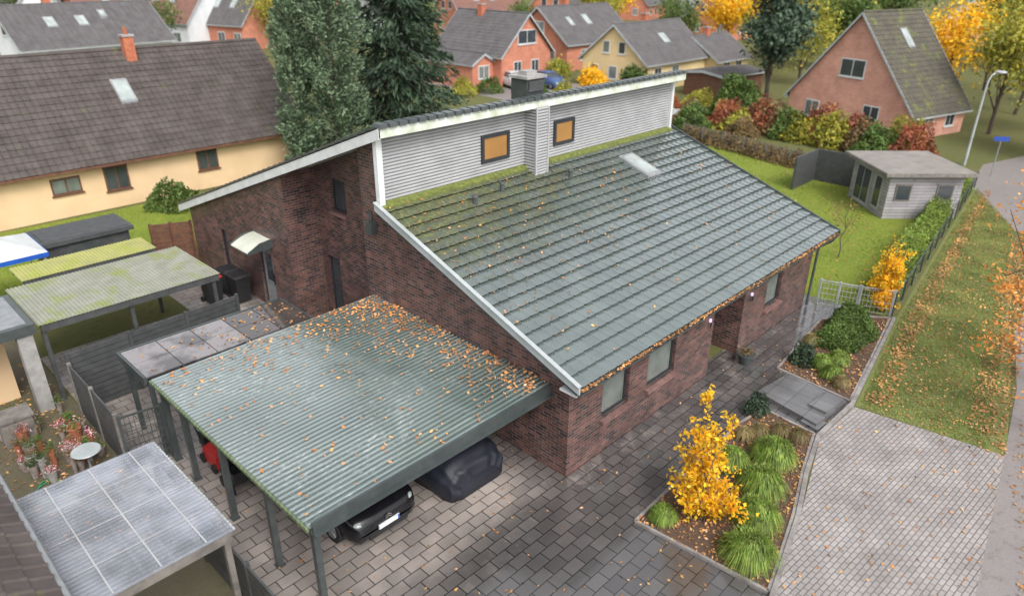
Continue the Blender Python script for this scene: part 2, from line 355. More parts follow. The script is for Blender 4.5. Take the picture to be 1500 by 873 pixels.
M['lf_hg']=leafmat("hedge_green_leaf",[(.22,.32,.06),(.15,.23,.045),(.33,.38,.08)])
M['lf_r']=leafmat("red_leaf",[(.36,.10,.06),(.27,.08,.05),(.45,.22,.09)])
M['lf_b']=leafmat("brown_leaf",[(.28,.18,.09),(.20,.14,.07),(.34,.25,.10)])
M['lf_c']=leafmat("cypress_leaf",[(.17,.24,.14),(.11,.17,.10),(.24,.31,.19)],transl=.12,scale=1.5)
M['lf_s']=leafmat("spruce_needle",[(.05,.085,.05),(.035,.06,.037),(.07,.11,.06)],transl=.08,scale=1.0)
M['lf_p']=leafmat("pine_needle",[(.085,.135,.085),(.06,.10,.065),(.115,.165,.10)],transl=.1)
M['blade']=leafmat("ornamental_grass_blade",[(.18,.30,.04),(.09,.17,.025),(.36,.43,.10),(.13,.23,.03)],transl=.2,scale=4)
M['bladel']=leafmat("lawn_blade",[(.16,.26,.03),(.25,.33,.05),(.34,.31,.07)],transl=.2,scale=.5)
M['bladev']=leafmat("verge_blade",[(.16,.25,.05),(.24,.30,.08),(.32,.29,.12)],transl=.2,scale=.7)
M['bladeb']=leafmat("straw_blade",[(.38,.27,.13),(.27,.19,.09),(.22,.25,.08)],transl=.2)
M['petal']=leafmat("flower_petal",[(.6,.12,.25),(.75,.6,.6),(.5,.08,.08),(.1,.2,.05)],transl=.2)
# ------------------------------------------------------------ setting sheets
def sheet(name,pts,z,mat):
    b=MB(); 
    if sum(pts[i][0]*pts[(i+1)%len(pts)][1]-pts[(i+1)%len(pts)][0]*pts[i][1] for i in range(len(pts)))<0: pts=pts[::-1]
    b.add([(p[0],p[1],z) for p in pts],[tuple(range(len(pts)))]); return b.build(name,mat,kind="structure")
sheet("ground",[(-300,-300),(500,-300),(500,500),(-300,500)],0,M['ground'])
sheet("lawn",[(14.3,-2.4),(33.5,-.3),(31,7),(33,17.5),(26,22),(13.2,21),(13.2,-.2)],.004,M['lawn'])
sheet("back_lawn",[(-1.5,18.9),(13.2,18.9),(13.2,27.8),(-12,28.6),(-12,20),(-5.5,19.5)],.004,M['lawn'])
sheet("verge",[(7.9,-3.75),(14.2,-2.75),(34.2,-.35),(28,-3.4),(16,-5.7),(12,-6.6),(8.2,-7.3)],.004,M['verge_g'])
sheet("driveway_paving",[(-7.0,14.9),(-7.0,-7.0),(0,-5.1),(2.5,-4.5),(5.7,-3.6),(7.9,-3.65),(14.2,-2.65),(14.0,.4),(.3,.4),(.3,18),(-2.4,18),(-2.4,14.9)],.008,M['pave'])
sheet("cobble_driveway",[(7.8,-3.75),(8.25,-7.25),(2.8,-7.9),(-8,-9.2),(-8,-7.2),(0,-5.16),(2.5,-4.57),(5.7,-3.68)],.012,M['cob'])
sheet("road",[(60,-16),(60,-7),(28,-5),(16,-5.9),(12,-6.75),(8.2,-7.25),(2.8,-7.9),(-30,-12),(-30,-22)],.008,M['asph'])
sheet("side_street",[(27.5,-3.6),(34.5,0),(40,.6),(52,-3),(60,-6.9),(28,-6.9)],.012,M['asph'])
sheet("back_street",[(33,20),(37,19.5),(41.5,60),(37,61)],.004,M['asph'])
sheet("front_yard_paving",[(37.5,29),(46.3,29),(46.3,38),(38.8,40.5)],.008,M['cob'])
sheet("terrace",[(-12,-2),(-7.05,-2),(-7.05,19),(-12,19)],.004,M['mossp'])
kb=[(14.2,-2.7),(11,-3.2),(7.85,-3.68),(5.75,-3.62),(4.1,-4.02),(2.5,-4.52),(0,-5.12),(-3,-5.9)]
b=MB()
for p,q in zip(kb[:-1],kb[1:]):
    n=max(1,int(np.hypot(q[0]-p[0],q[1]-p[1])/1.0))
    for i in range(n):
        a=np.array(p)+(np.array(q)-np.array(p))*(i/n+.004); c=np.array(p)+(np.array(q)-np.array(p))*((i+1)/n-.004)
        b.obox(a,c,.10,0,.10)
b.build("kerb",M['kerb'],kind="structure")
bed1=[(-.1,-2.05),(4.8,-1.9),(5.9,-2.05),(5.75,-3.5),(4.1,-3.93),(2.5,-4.42),(.12,-5.0)]
bed2=[(8.2,-1.35),(12.3,-.95),(13.3,-1.5),(14.1,-2.6),(11,-3.1),(7.95,-3.58)]
def bed(name,pts):
    b=MB(); n=len(pts)
    b.add([(p[0],p[1],.05) for p in pts],[tuple(range(n))[::-1]])
    b.build(name,M['soil'],kind="structure")
    b=MB()
    for i in range(n): b.obox(pts[i],pts[(i+1)%n],.07,0,.075)
    b.build(name+"_edging",M['kerb'],kind="structure")
bed("planting_bed",bed1); bed("planting_bed_by_gate",bed2)
b=MB(); b.prism([(6.5,-1.55),(8.05,-1.75),(7.75,-3.55),(6.1,-3.4)],.0,.12); b.prism([(6.05,-3.0),(6.5,-3.05),(6.45,-3.55),(5.95,-3.5)],0,.06)
b.prism([(6.75,-2.9),(7.72,-3.0),(7.68,-3.5),(6.7,-3.4)],.12,.2)
b.build("entrance_steps",M['slab'],kind="structure")
# ------------------------------------------------------------ tiles
def tileroof(mb,P0,ux,us,W,Ls,cw=.30,rh=.36,m=0,roll=.035,step=.035,n=6,me=None):
    P0=np.array(P0,float);ux=np.array(ux,float);us=np.array(us,float);us/=np.linalg.norm(us);nn=np.cross(ux,us);nn/=np.linalg.norm(nn)
    if nn[2]<0: nn=-nn; flip=True
    else: flip=False
    nc=max(1,round(W/cw)); cw=W/nc; nr=max(1,round(Ls/rh)); rh=Ls/nr
    prof=[(0,0),(.05,.9),(.10,1),(.16,.9),(.22,0.05),(.60,-.05),(1,0)] if n>=6 else [(0,0),(.2,1),(.42,0),(1,0)]
    xs=[];hs=[]
    for c in range(nc):
        for s,h in prof[:-1]: xs.append((c+s)*cw);hs.append(h*roll)
    xs.append(W);hs.append(0); xs=np.array(xs);hs=np.array(hs);k=len(xs)
    vs=[];fs=[];fe=[]
    jit=rng.normal(size=(nr,nc+1))*.003
    for r in range(nr):
        jj=np.repeat(jit[r],len(prof)-1)[:k] if n>=6 else 0
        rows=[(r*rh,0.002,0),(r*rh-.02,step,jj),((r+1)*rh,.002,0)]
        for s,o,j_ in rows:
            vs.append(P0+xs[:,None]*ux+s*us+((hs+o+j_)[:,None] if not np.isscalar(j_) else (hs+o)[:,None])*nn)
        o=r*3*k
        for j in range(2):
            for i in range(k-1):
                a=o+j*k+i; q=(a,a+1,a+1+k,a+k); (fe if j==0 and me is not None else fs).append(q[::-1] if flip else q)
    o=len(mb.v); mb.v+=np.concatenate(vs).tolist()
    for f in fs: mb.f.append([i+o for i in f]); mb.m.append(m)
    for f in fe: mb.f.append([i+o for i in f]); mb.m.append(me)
def wallgrid(mb,axis,c,u0,u1,z0,top,holes=(),depth=.16,inn=1,m=0,brk=()):
    us=sorted(set([u0,u1]+[h[0] for h in holes]+[h[1] for h in holes]+[k for k in brk if u0<k<u1]))
    P=(lambda u,z,d=0:(c+inn*d,u,z)) if axis=='x' else (lambda u,z,d=0:(u,c+inn*d,z))
    for a,b_ in zip(us[:-1],us[1:]):
        mid=(a+b_)/2; hs=sorted([h for h in holes if h[0]<mid<h[1]],key=lambda h:h[2]); z=z0
        for h in hs:
            mb.add([P(a,z),P(b_,z),P(b_,h[2]),P(a,h[2])],[(0,1,2,3)],m); z=h[3]
        e=1e-6
        mb.add([P(a,z),P(b_,z),P(b_,top(b_-e)),P(a,top(a+e))],[(0,1,2,3)],m)
    for h in holes:
        a,b_,za,zb=h
        for q in ([(a,za),(b_,za)],[(b_,za),(b_,zb)],[(b_,zb),(a,zb)],[(a,zb),(a,za)]):
            mb.add([P(*q[0]),P(*q[1]),P(*q[1],depth),P(*q[0],depth)],[(0,1,2,3)],m)
def window(parent,axis,c,a,b_,za,zb,inn=1,rec=.09,fw=.06,fm='frame',gm='glass',mull=0,sill=True,T=None,name="window",sm='sill',sd=.10,label=None):
    def B(mb,u0,u1,d0,d1,z0,z1,m=0):
        if axis=='x': mb.box(c+inn*d0,c+inn*d1,u0,u1,z0,z1,m)
        else: mb.box(u0,u1,c+inn*d0,c+inn*d1,z0,z1,m)
    f=MB(T); 
    B(f,a,a+fw,rec,rec+.06,za,zb);B(f,b_-fw,b_,rec,rec+.06,za,zb);B(f,a+fw,b_-fw,rec,rec+.06,za,za+fw);B(f,a+fw,b_-fw,rec,rec+.06,zb-fw,zb)
    for i in range(mull):
        u=a+(b_-a)*(i+1)/(mull+1); B(f,u-.03,u+.03,rec+.005,rec+.055,za+fw,zb-fw)
    w=f.build(name,M[fm],parent,label=label)
    g=MB(T); B(g,a+fw,b_-fw,rec+.03,rec+.045,za+fw,zb-fw); g.build("glass",M[gm],w)
    if sill:
        s=MB(T); B(s,a-.05,b_+.05,-sd,rec-.002,za-.09,za-.005); s.build("sill",M[sm],w)
    return w
# ------------------------------------------------------------ MAIN HOUSE
H=thing("brick_house",(6.5,9,0),"dark clinker brick house with wet tiled split-level roof","house")
Z1=lambda y: 2.84+(y+.54)*.355
Z2=lambda y: 7.35-(y-5.9)*.3709
top=lambda y: (Z1(y)-.10) if y<6.3 else (Z2(y)-.16)
w=MB()
fh=[(1.25,2.35,1.0,2.3),(3.15,4.45,1.0,2.3),(9.7,10.75,1.0,2.3)]
wallgrid(w,'y',0,0,6.4,0,lambda u:2.92,fh[:2],inn=1); wallgrid(w,'y',0,8.2,13,0,lambda u:2.92,fh[2:],inn=1)
wallgrid(w,'x',6.4,0,1.6,0,lambda u:2.9+u*.355,inn=-1); wallgrid(w,'x',8.2,0,1.6,0,lambda u:2.9+u*.355,inn=1)
wallgrid(w,'y',1.6,6.4,8.2,0,lambda u:3.4,[(6.75,7.75,.1,2.2)],inn=1)
wallgrid(w,'x',0,0,7.5,0,top,inn=1,brk=(6.3,)); wallgrid(w,'y',7.5,0,.9,0,lambda u:6.6)
wallgrid(w,'x',.9,7.5,11.4,0,top,[(9.7,10.5,3.9,4.95),(10.4,11.1,.2,2.25)],inn=1)
wallgrid(w,'y',11.4,-.25,.9,0,lambda u:5.15)
wallgrid(w,'x',-.25,11.4,18.9,0,top,[(16.0,16.5,.6,2.1),(12.7,13.6,.1,2.3)],inn=1)
wallgrid(w,'x',13,0,18.9,0,top,inn=-1,brk=(6.3,)); wallgrid(w,'y',18.9,-.25,13,0,lambda u:2.4)
wall=w.build("wall",M['brick'],H)
for h in fh: window(H,'y',0,*h,gm='blind',mull=0,sd=.12,fw=.08)
window(H,'x',.9,9.7,10.5,3.9,4.95); window(H,'x',-.25,16.0,16.5,.6,2.1)
window(H,'x',.9,10.4,11.1,.2,2.25,sill=False)
def door(parent,axis,c,a,b_,za,zb,inn,rec=.1,label=None):
    mb=MB(); 
    def B(u0,u1,d0,d1,z0,z1,m=0):
        (mb.box(c+inn*d0,c+inn*d1,u0,u1,z0,z1,m) if axis=='x' else mb.box(u0,u1,c+inn*d0,c+inn*d1,z0,z1,m))
    B(a,a+.06,rec-.02,rec+.06,za,zb);B(b_-.06,b_,rec-.02,rec+.06,za,zb);B(a+.06,b_-.06,rec-.02,rec+.06,zb-.06,zb);B(a+.06,b_-.06,rec,rec+.05,za,zb-.06,1)
    B(a+.25,b_-.25,rec-.012,rec-.001,za+.9,za+1.9,2)
    d=mb.build("door",[M['frame'],M['lead'],M['glass']],parent,label=label)
    mb=MB(); B(a+.12,a+.15,rec-.07,rec-.03,za+.85,za+1.25); mb.build("handle",M['chrome'],d)
door(H,'x',-.25,12.7,13.6,.1,2.3,1); door(H,'y',1.6,6.75,7.75,.1,2.2,1)
cp=MB(); pts=[];n=8
for i in range(n+1):
    t=i/n; pts.append((-.25-.85*t,2.66-.26*t*t))
ring=[(x,z) for x,z in pts]+[(x,z-.03) for x,z in pts[::-1]]
cp.extr([(x,12.55,z) for x,z in ring],(0,1.2,0),0)
for y in (12.51,13.75): cp.extr([(x,y,z) for x,z in [(-.25,2.70),(-.68,2.66),(-1.12,2.44),(-1.12,2.36),(-.25,2.4)]],(0,.04,0),1)
cp.build("door_canopy",[M['cangl'],M['antra']],H)
# lower roof
r=MB(); us=np.array([0,1,.355]); sl=6.86*math.sqrt(1+.355**2)
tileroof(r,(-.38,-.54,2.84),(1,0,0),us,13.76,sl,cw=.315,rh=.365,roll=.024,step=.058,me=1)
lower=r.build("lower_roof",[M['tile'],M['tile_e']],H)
r=MB(); r.extr([(-.40,-.52,2.80),(-.40,6.3,2.80+6.82*.355),(-.40,6.3,2.68+6.82*.355),(-.40,-.52,2.68)],(13.78,0,0)); r.build("roof_underlay",M['antra'],lower)
v=MB(); v.extr([(-.46,-.60,2.76),(-.46,-.60,2.94),(-.46,6.28,2.96+6.86*.355),(-.46,6.28,2.76+6.86*.355)],(.05,0,0)); v.build("verge_board",M['verge'],lower)
v=MB(); v.extr([(-.49,-.60,2.945),(-.49,-.60,2.970),(-.49,6.28,2.990+6.86*.355),(-.49,6.28,2.965+6.86*.355)],(.11,0,0)); v.build("verge_capping",M['verge'],lower)
v=MB(); v.extr([(13.40,-.60,2.66),(13.40,-.60,2.90),(13.40,6.28,2.92+6.86*.355),(13.40,6.28,2.62+6.86*.355)],(.05,0,0)); v.build("verge_board",M['antra'],lower)
g=MB(); n=8
ring=[(-.60+.075*math.cos(math.pi+math.pi*i/n),2.80+.075*math.sin(math.pi+math.pi*i/n)) for i in range(n+1)]; ring+=[(-.60+.065*math.cos(2*math.pi-math.pi*i/n),2.80+.065*math.sin(2*math.pi-math.pi*i/n)) for i in range(n+1)]
g.extr([(-.46,y,z) for y,z in ring],(13.9,0,0)); g.build("gutter",M['antra'],lower)
g=MB(); g.box(-.38,13.4,-.47,-.01,2.60,2.655); g.build("soffit",M['white'],H)
p=MB(); p.tube([(13.3,-.58,2.74),(13.25,-.45,2.5),(13.1,-.12,2.25),(13.1,-.10,0.05)],.045); p.build("downpipe",M['antra'],H)
p=MB(); p.tube([(-.10,7.0,4.9),(-.1,7.0,4.5)],.05); p.box(-.2,-.02,6.85,7.15,4.3,4.65); p.build("rainwater_box",M['antra'],H)
f=MB(); f.extr([(-.3,6.10,Z1(6.10)+.075),(-.3,6.28,Z1(6.28)+.11),(-.3,6.28,Z1(6.28)+.02),(-.3,6.10,Z1(6.1)+.03)],(13.5,0,0)); f.build("flashing",M['moss'],H)
# clerestory cladding
c=MB(); x0,x1=-.2,13.1; zb,zt=5.0,7.12; per=.088; k=int((zt-zb)/per); zs=[];dd=[];mm=[]
for i in range(k):
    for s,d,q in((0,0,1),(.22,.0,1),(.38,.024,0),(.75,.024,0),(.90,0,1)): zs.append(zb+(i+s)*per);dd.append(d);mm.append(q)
zs.append(zt);dd.append(0)
def cladding(mb,pf):
    vs=[]
    for z,d in zip(zs,dd): vs+=pf(z,d)
    mb.v+=vs; o=len(mb.v)-len(vs)
    for i in range(len(zs)-1): mb.f.append([o+2*i,o+2*i+1,o+2*i+3,o+2*i+2]); mb.m.append(mm[i])
CX0,CX1,CY=5.16,5.66,5.82
cladding(c,lambda z,d:[(x0,6.3-d,z),(CX0,6.3-d,z)]); cladding(c,lambda z,d:[(CX1,6.3-d,z),(x1,6.3-d,z)]); cladding(c,lambda z,d:[(CX0,CY-d,z),(CX1,CY-d,z)])
cladding(c,lambda z,d:[(CX0-d,CY,z),(CX0-d,6.3,z)]); cladding(c,lambda z,d:[(CX1+d,CY,z),(CX1+d,6.3,z)])
clad=c.build("clerestory_cladding",[M['clad'],M['cladv']],H)
for bx in ((-.34,-.17,6.17,6.32,5.2,7.15),(13.07,13.2,6.2,6.32,5.2,7.0),(CX0-.036,CX0+.012,CY-.045,CY+.004,5.12,7.1),(CX1-.012,CX1+.036,CY-.045,CY+.004,5.12,7.1)):
    t=MB(); t.box(*bx); t.build("corner_trim",M['white' if bx[0]<0 or bx[0]>13 else 'clad'],clad)
window(H,'y',6.25,3.32,4.45,5.72,6.52,rec=-.03,gm='warm',sill=False,fw=.1); window(H,'y',6.25,6.46,7.45,5.72,6.5,rec=-.03,gm='warm',sill=False,fw=.1)
# upper roof
u=MB(); q=np.array([0,1,-.3709]); lsu=13.48*math.sqrt(1+.3709**2)
P0=(-.40,19.38,Z2(19.38)+.02)
tileroof(u,P0,(1,0,0),-q,13.66,lsu,cw=.30,rh=.36); upper=u.build("upper_roof",M['tile'],H)
u=MB(); u.extr([(-.41,5.93,7.33),(-.41,19.36,Z2(19.36)-.02),(-.41,19.36,Z2(19.36)-.16),(-.41,5.93,7.15)],(13.68,0,0)); u.build("roof_underlay",M['whitem'],upper)
u=MB(); u.box(-.45,13.32,5.86,5.92,7.10,7.33); u.box(-.45,13.32,5.92,6.34,7.085,7.14); u.build("ridge_fascia",M['whitem'],upper)
u=MB(); u.extr([(-.47,5.86,7.08),(-.47,5.86,7.34),(-.47,19.42,Z2(19.42)-.0),(-.47,19.42,Z2(19.42)-.26)],(.055,0,0)); u.build("verge_board",M['white'],upper)
u=MB(); u.extr([(13.29,5.93,7.08),(13.29,5.93,7.34),(13.29,19.42,Z2(19.42)),(13.29,19.42,Z2(19.42)-.26)],(.05,0,0)); u.build("verge_board",M['white'],upper)
BF=[(0,3,2,1),(4,5,6,7),(0,1,5,4),(1,2,6,5),(2,3,7,6),(3,0,4,7)]
u=MB()
for i in range(45):
    x=-.46+i*.307; u.add([(x,5.80,7.335),(x+.27,5.80,7.335),(x+.27,6.12,7.36),(x,6.12,7.36),(x+.03,5.82,7.435),(x+.24,5.82,7.435),(x+.24,6.10,7.44),(x+.03,6.10,7.44)],BF)
u.build("ridge_tiles",M['antra'],upper)
u=MB()
for i in range(38):
    y=6.0+i*.3525; z=Z2(y); dz=-.13
    u.add([(-.50,y,z+.0),(-.28,y,z+.0),(-.28,y+.33,z+dz+.03),(-.50,y+.33,z+dz+.03),(-.50,y,z+.06),(-.28,y,z+.06),(-.28,y+.33,z+dz+.10),(-.50,y+.33,z+dz+.10)],BF)
u.build("verge_tiles",M['antra'],upper)
ch=MB(); ch.box(5.45,6.2,6.5,7.15,6.9,7.82); chim=ch.build("chimney",M['antra'],upper)
ch=MB(); ch.box(5.38,6.27,6.43,7.22,7.82,7.90); ch.box(5.6,6.05,6.65,7.0,7.90,8.02); ch.build("chimney_cap",M['concrete'],chim)
ch=MB(); ch.box(5.50,6.15,6.455,6.497,7.45,7.75); ch.build("chimney_panel",M['darkpanel'],chim)
def slopebox(mb,x0,x1,y0,y1,h0,h1,Z=Z1,m=0):
    mb.add([(x0,y0,Z(y0)+h0),(x1,y0,Z(y0)+h0),(x1,y1,Z(y1)+h0),(x0,y1,Z(y1)+h0),(x0,y0,Z(y0)+h1),(x1,y0,Z(y0)+h1),(x1,y1,Z(y1)+h1),(x0,y1,Z(y1)+h1)],BF,m)
s=MB(); slopebox(s,8.95,9.72,4.25,5.5,.0,.12); sk=s.build("skylight",M['lead'],lower)
s=MB(); slopebox(s,9.04,9.63,4.36,5.40,.12,.135); s.build("skylight_glass",M['skyl'],sk)
for (x,y) in ((2.2,5.35),(3.45,5.55),(6.2,5.3)):
    s=MB(); s.cyl((x,y,Z1(y)),(x,y,Z1(y)+.26),.07,.065); s.cyl((x,y,Z1(y)+.26),(x,y,Z1(y)+.31),.10,.08); s.build("vent_pipe",M['antra'],lower)
for x in (6.1,8.55):
    s=MB(); s.box(x-.04,x+.04,-.08,-.002,1.72,1.90); lm=s.build("wall_lamp",M['chrome'],H); s=MB(); s.box(x-.028,x+.028,-.075,-.02,1.905,1.99); s.build("lamp_shade",M['lampon'],lm)
# ------------------------------------------------------------ corrugated sheets
def corrug(mb,x0,x1,y0,y1,z0,zx=0,per=.19,h=.035,along='x',seams=1):
    if along=='x': a0,a1,b0,b1=x0,x1,y0,y1
    else: a0,a1,b0,b1=y0,y1,x0,x1
    k=round((b1-b0)/per); per=(b1-b0)/k; bs=[];hs=[];ms=[]
    for i in range(k):
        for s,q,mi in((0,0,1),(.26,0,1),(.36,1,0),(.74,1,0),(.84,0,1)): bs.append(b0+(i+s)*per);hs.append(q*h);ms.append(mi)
    bs.append(b1);hs.append(0)
    for j in range(seams):
        A0=a0+(a1-a0)*j/seams;A1=a0+(a1-a0)*(j+1)/seams+(.06 if j<seams-1 else 0)
        dz0=zx*j/seams; dz1=zx*(j+1)/seams
        dj=.006*(seams-j) ; vs=[]
        for bb,hh in zip(bs,hs):
            p=[(A0,bb,z0+hh+dz0+dj),(A1,bb,z0+hh+dz1+dj)]
            if along!='x': p=[(q[1],q[0],q[2]) for q in p]
            vs+=p
        o=len(mb.v); mb.v+=vs
        for i in range(len(bs)-1): mb.f.append([o+2*i,o+2*i+1,o+2*i+3,o+2*i+2]); mb.m.append(ms[i])
CP=thing("carport",(-3.1,3.9,0),"flat double carport with leaf-strewn corrugated roof against brick wall","carport")
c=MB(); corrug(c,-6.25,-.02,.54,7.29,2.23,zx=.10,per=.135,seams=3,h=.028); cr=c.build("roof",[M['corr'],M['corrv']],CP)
c=MB(); c.box(-6.2,-.02,.50,.56,2.09,2.35); c.box(-6.2,-.02,.42,.498,2.09,2.115)
c.box(-6.22,-6.16,.56,7.25,2.08,2.20); c.box(-6.2,-.02,7.2,7.26,2.06,2.24)
for y in np.arange(1.6,7,1.1): c.box(-6.15,-.02,y,y+.08,2.08,2.22)
c.build("beam",M['antra'],CP)
prof=[(.54,2.19)]
for i in range(50):
    for s,q in((0,0),(.26,0),(.36,1),(.74,1),(.84,0)): prof.append((.54+(i+s)*.135,2.243+q*.028))
prof.append((7.29,2.19))
c=MB(); c.extr([(-6.30,y,z) for y,z in prof],(.045,0,0)); c.build("edge_profile",M['edge'],CP)
for y in (.68,2.35,4.25,6.1,7.15):
    c=MB(); c.box(-6.16,-6.04,y-.06,y+.06,.01,2.08); c.box(-6.19,-6.01,y-.09,y+.09,.009,.03); c.build("post",M['antra'],CP)
c=MB(); c.box(-3.16,-3.04,6.9,7.02,.01,2.06); c.build("post",M['antra'],CP)
LT=thing("lean_to_shelter",(-4.1,8.2,0),"low shelter with wet grey roof panels beside carport","shelter")
b=MB()
for i in range(5):
    for j in range(2):
        xa=-6.3+i*.86; b.box(xa+.012,xa+.848,7.42+j*.82,7.42+j*.82+.80,2.25,2.275,0 if i<3 else 1)
b.build("roof",[M['bitu'],M['bitu2']],LT)
b=MB(); b.box(-6.32,-1.98,9.06,9.12,2.1,2.29); b.box(-6.36,-6.31,7.4,9.12,2.1,2.29); b.box(-2.0,-1.94,7.4,9.12,2.1,2.29)
for i in range(6): b.box(-6.29+i*.86-.02,-6.29+i*.86+.02,7.42,9.05,2.16,2.248)
b.build("beam",M['antra'],LT)
for p_ in ((-6.2,9.0),(-2.1,9.0),(-6.2,7.55)):
    b=MB(); b.box(p_[0]-.05,p_[0]+.05,p_[1]-.05,p_[1]+.05,.01,2.12); b.build("post",M['antra'],LT)
def leanto(name,label,x0,x1,y0,y1,z,mat,along='y',per=.12,posts=(),beam='darkpanel',zx=0,h=.016):
    t_=thing(name,((x0+x1)/2,(y0+y1)/2,0),label,"shelter")
    b=MB(); corrug(b,x0,x1,y0,y1,z,zx=zx,per=per,along=along,h=h); b.build("roof",[M[mat],M[mat+'v']],t_)
    b=MB(); b.box(x0+.05,x1-.05,y0+.03,y0+.10,z-.20,z-.01); b.box(x0+.05,x1-.05,y1-.1,y1-.03,z-.2,z-.01)
    for i in range(6): 
        xx=x0+.06+(x1-x0-.2)*i/5; b.box(xx,xx+.06,y0+.1,y1-.1,z-.14,z-.01)
    b.build("beam",M[beam],t_)
    for (x,y) in posts:
        b=MB(); b.box(x-.05,x+.05,y-.05,y+.05,.01,z-.2); b.build("post",M[beam],t_)
    return t_
leanto("patio_roof","algae-stained corrugated patio roof on dark timber frame",-7.3,-2.4,11.8,15.0,2.35,'corrg',posts=((-2.6,11.95),(-5,11.95),(-7.2,11.95)),per=.10)
leanto("garden_roof","yellow mossy corrugated roof behind patio roof",-6.8,-2.9,15.3,16.7,2.35,'corry',posts=((-3.1,15.5),(-6.6,15.5)),per=.10)
nr=leanto("clear_patio_roof","cloudy corrugated plastic patio roof with pale battens",-9.55,-7.2,1.3,4.75,2.35,'poly',along='x',per=.10,beam='woodw',posts=((-7.3,1.5),(-7.3,4.5)),h=.015)
for i in range(3):
    b=MB(); b.box(-9.1+i*.72,-9.075+i*.72,1.35,4.7,2.372,2.378); b.build("batten",M['clad'],nr)
for i in range(3):
    b=MB(); b.box(-9.5,-7.25,2.1+i*.9,2.12+i*.9,2.379,2.383); b.build("batten",M['clad'],nr)
b=MB()
for i in range(34): b.box(-7.205,-7.17,1.32+i*.10,1.375+i*.10,2.35,2.39)
b.build("edge_profile",M['verge'],nr)
A=thing("flat_roof_annex",(-8.8,12.5,0),"annex with grey flat roof edge and pale corner pillar","annex")
b=MB(); b.box(-11,-8.0,12.9,14,0,2.3); b.build("wall",M['cream'],A); b=MB(); b.box(-11.2,-7.4,11.6,14.1,2.28,2.55); b.box(-11.1,-7.55,11.75,13.95,2.55,2.57,1); b.build("roof",[M['antra'],M['lead']],A)
b=MB(); b.box(-7.85,-7.5,11.65,12.0,0,2.28); b.build("pillar",M['concrete'],A)
b=MB(); b.box(-9.6,-8.7,12.86,12.9,.1,2.1); b.build("door",M['darkpanel'],A)
A=thing("garden_shed",(-4,19.6,0),"dark metal garden shed with flat roof","shed")
b=MB(); b.box(-5.3,-2.6,18.8,20.4,0,2.05)
for i in range(13): b.box(-5.28+i*.21,-5.22+i*.21,18.78,18.798,.05,2.0)
b.build("wall",M['darkpanel'],A); b=MB(); b.box(-5.45,-2.45,18.65,20.55,2.05,2.2); b.box(-5.3,-2.6,18.8,20.4,2.2,2.22); b.build("roof",M['darkpanel'],A)
b=MB(); b.box(-4.6,-3.6,18.755,18.778,.05,1.95); b.build("door",M['antra'],A)
A=thing("gazebo",(-6.7,18.9,0),"white canopy gazebo with blue trim","gazebo")
b=MB(); v=[(-8,17.6,2.3),(-5.5,17.6,2.3),(-5.5,20.1,2.3),(-8,20.1,2.3),(-6.75,18.85,2.75)]; b.add(v,[(0,1,4),(1,2,4),(2,3,4),(3,0,4)]); b.build("canopy",M['white'],A)
b=MB(); b.box(-8,-5.5,17.58,17.6,2.15,2.3); b.box(-5.5,-5.48,17.6,20.1,2.15,2.3); b.build("trim",M['blue'],A)
for p_ in((-7.9,17.7),(-5.6,17.7),(-5.6,20),(-7.9,20)):
    b=MB(); b.cyl((*p_,0),(*p_,2.3),.03); b.build("post",M['white'],A)
A=thing("neighbour_house",(-12,2,0),"neighbour house edge with brown tiled roof","house")
b=MB(); tileroof(b,(-9.72,5.5,3.0),(0,-1,0),(-1,0,.6),14.5,6,cw=.3,rh=.34); b.build("roof",M['tile_n'],A)
b=MB(); b.box(-15,-10.1,-9,5.3,0,2.95); b.build("wall",M['cream'],A)
b=MB(); b.tube([(-9.66,5.5,2.95),(-9.66,-9,2.95)],.06); b.build("gutter",M['lead'],A)
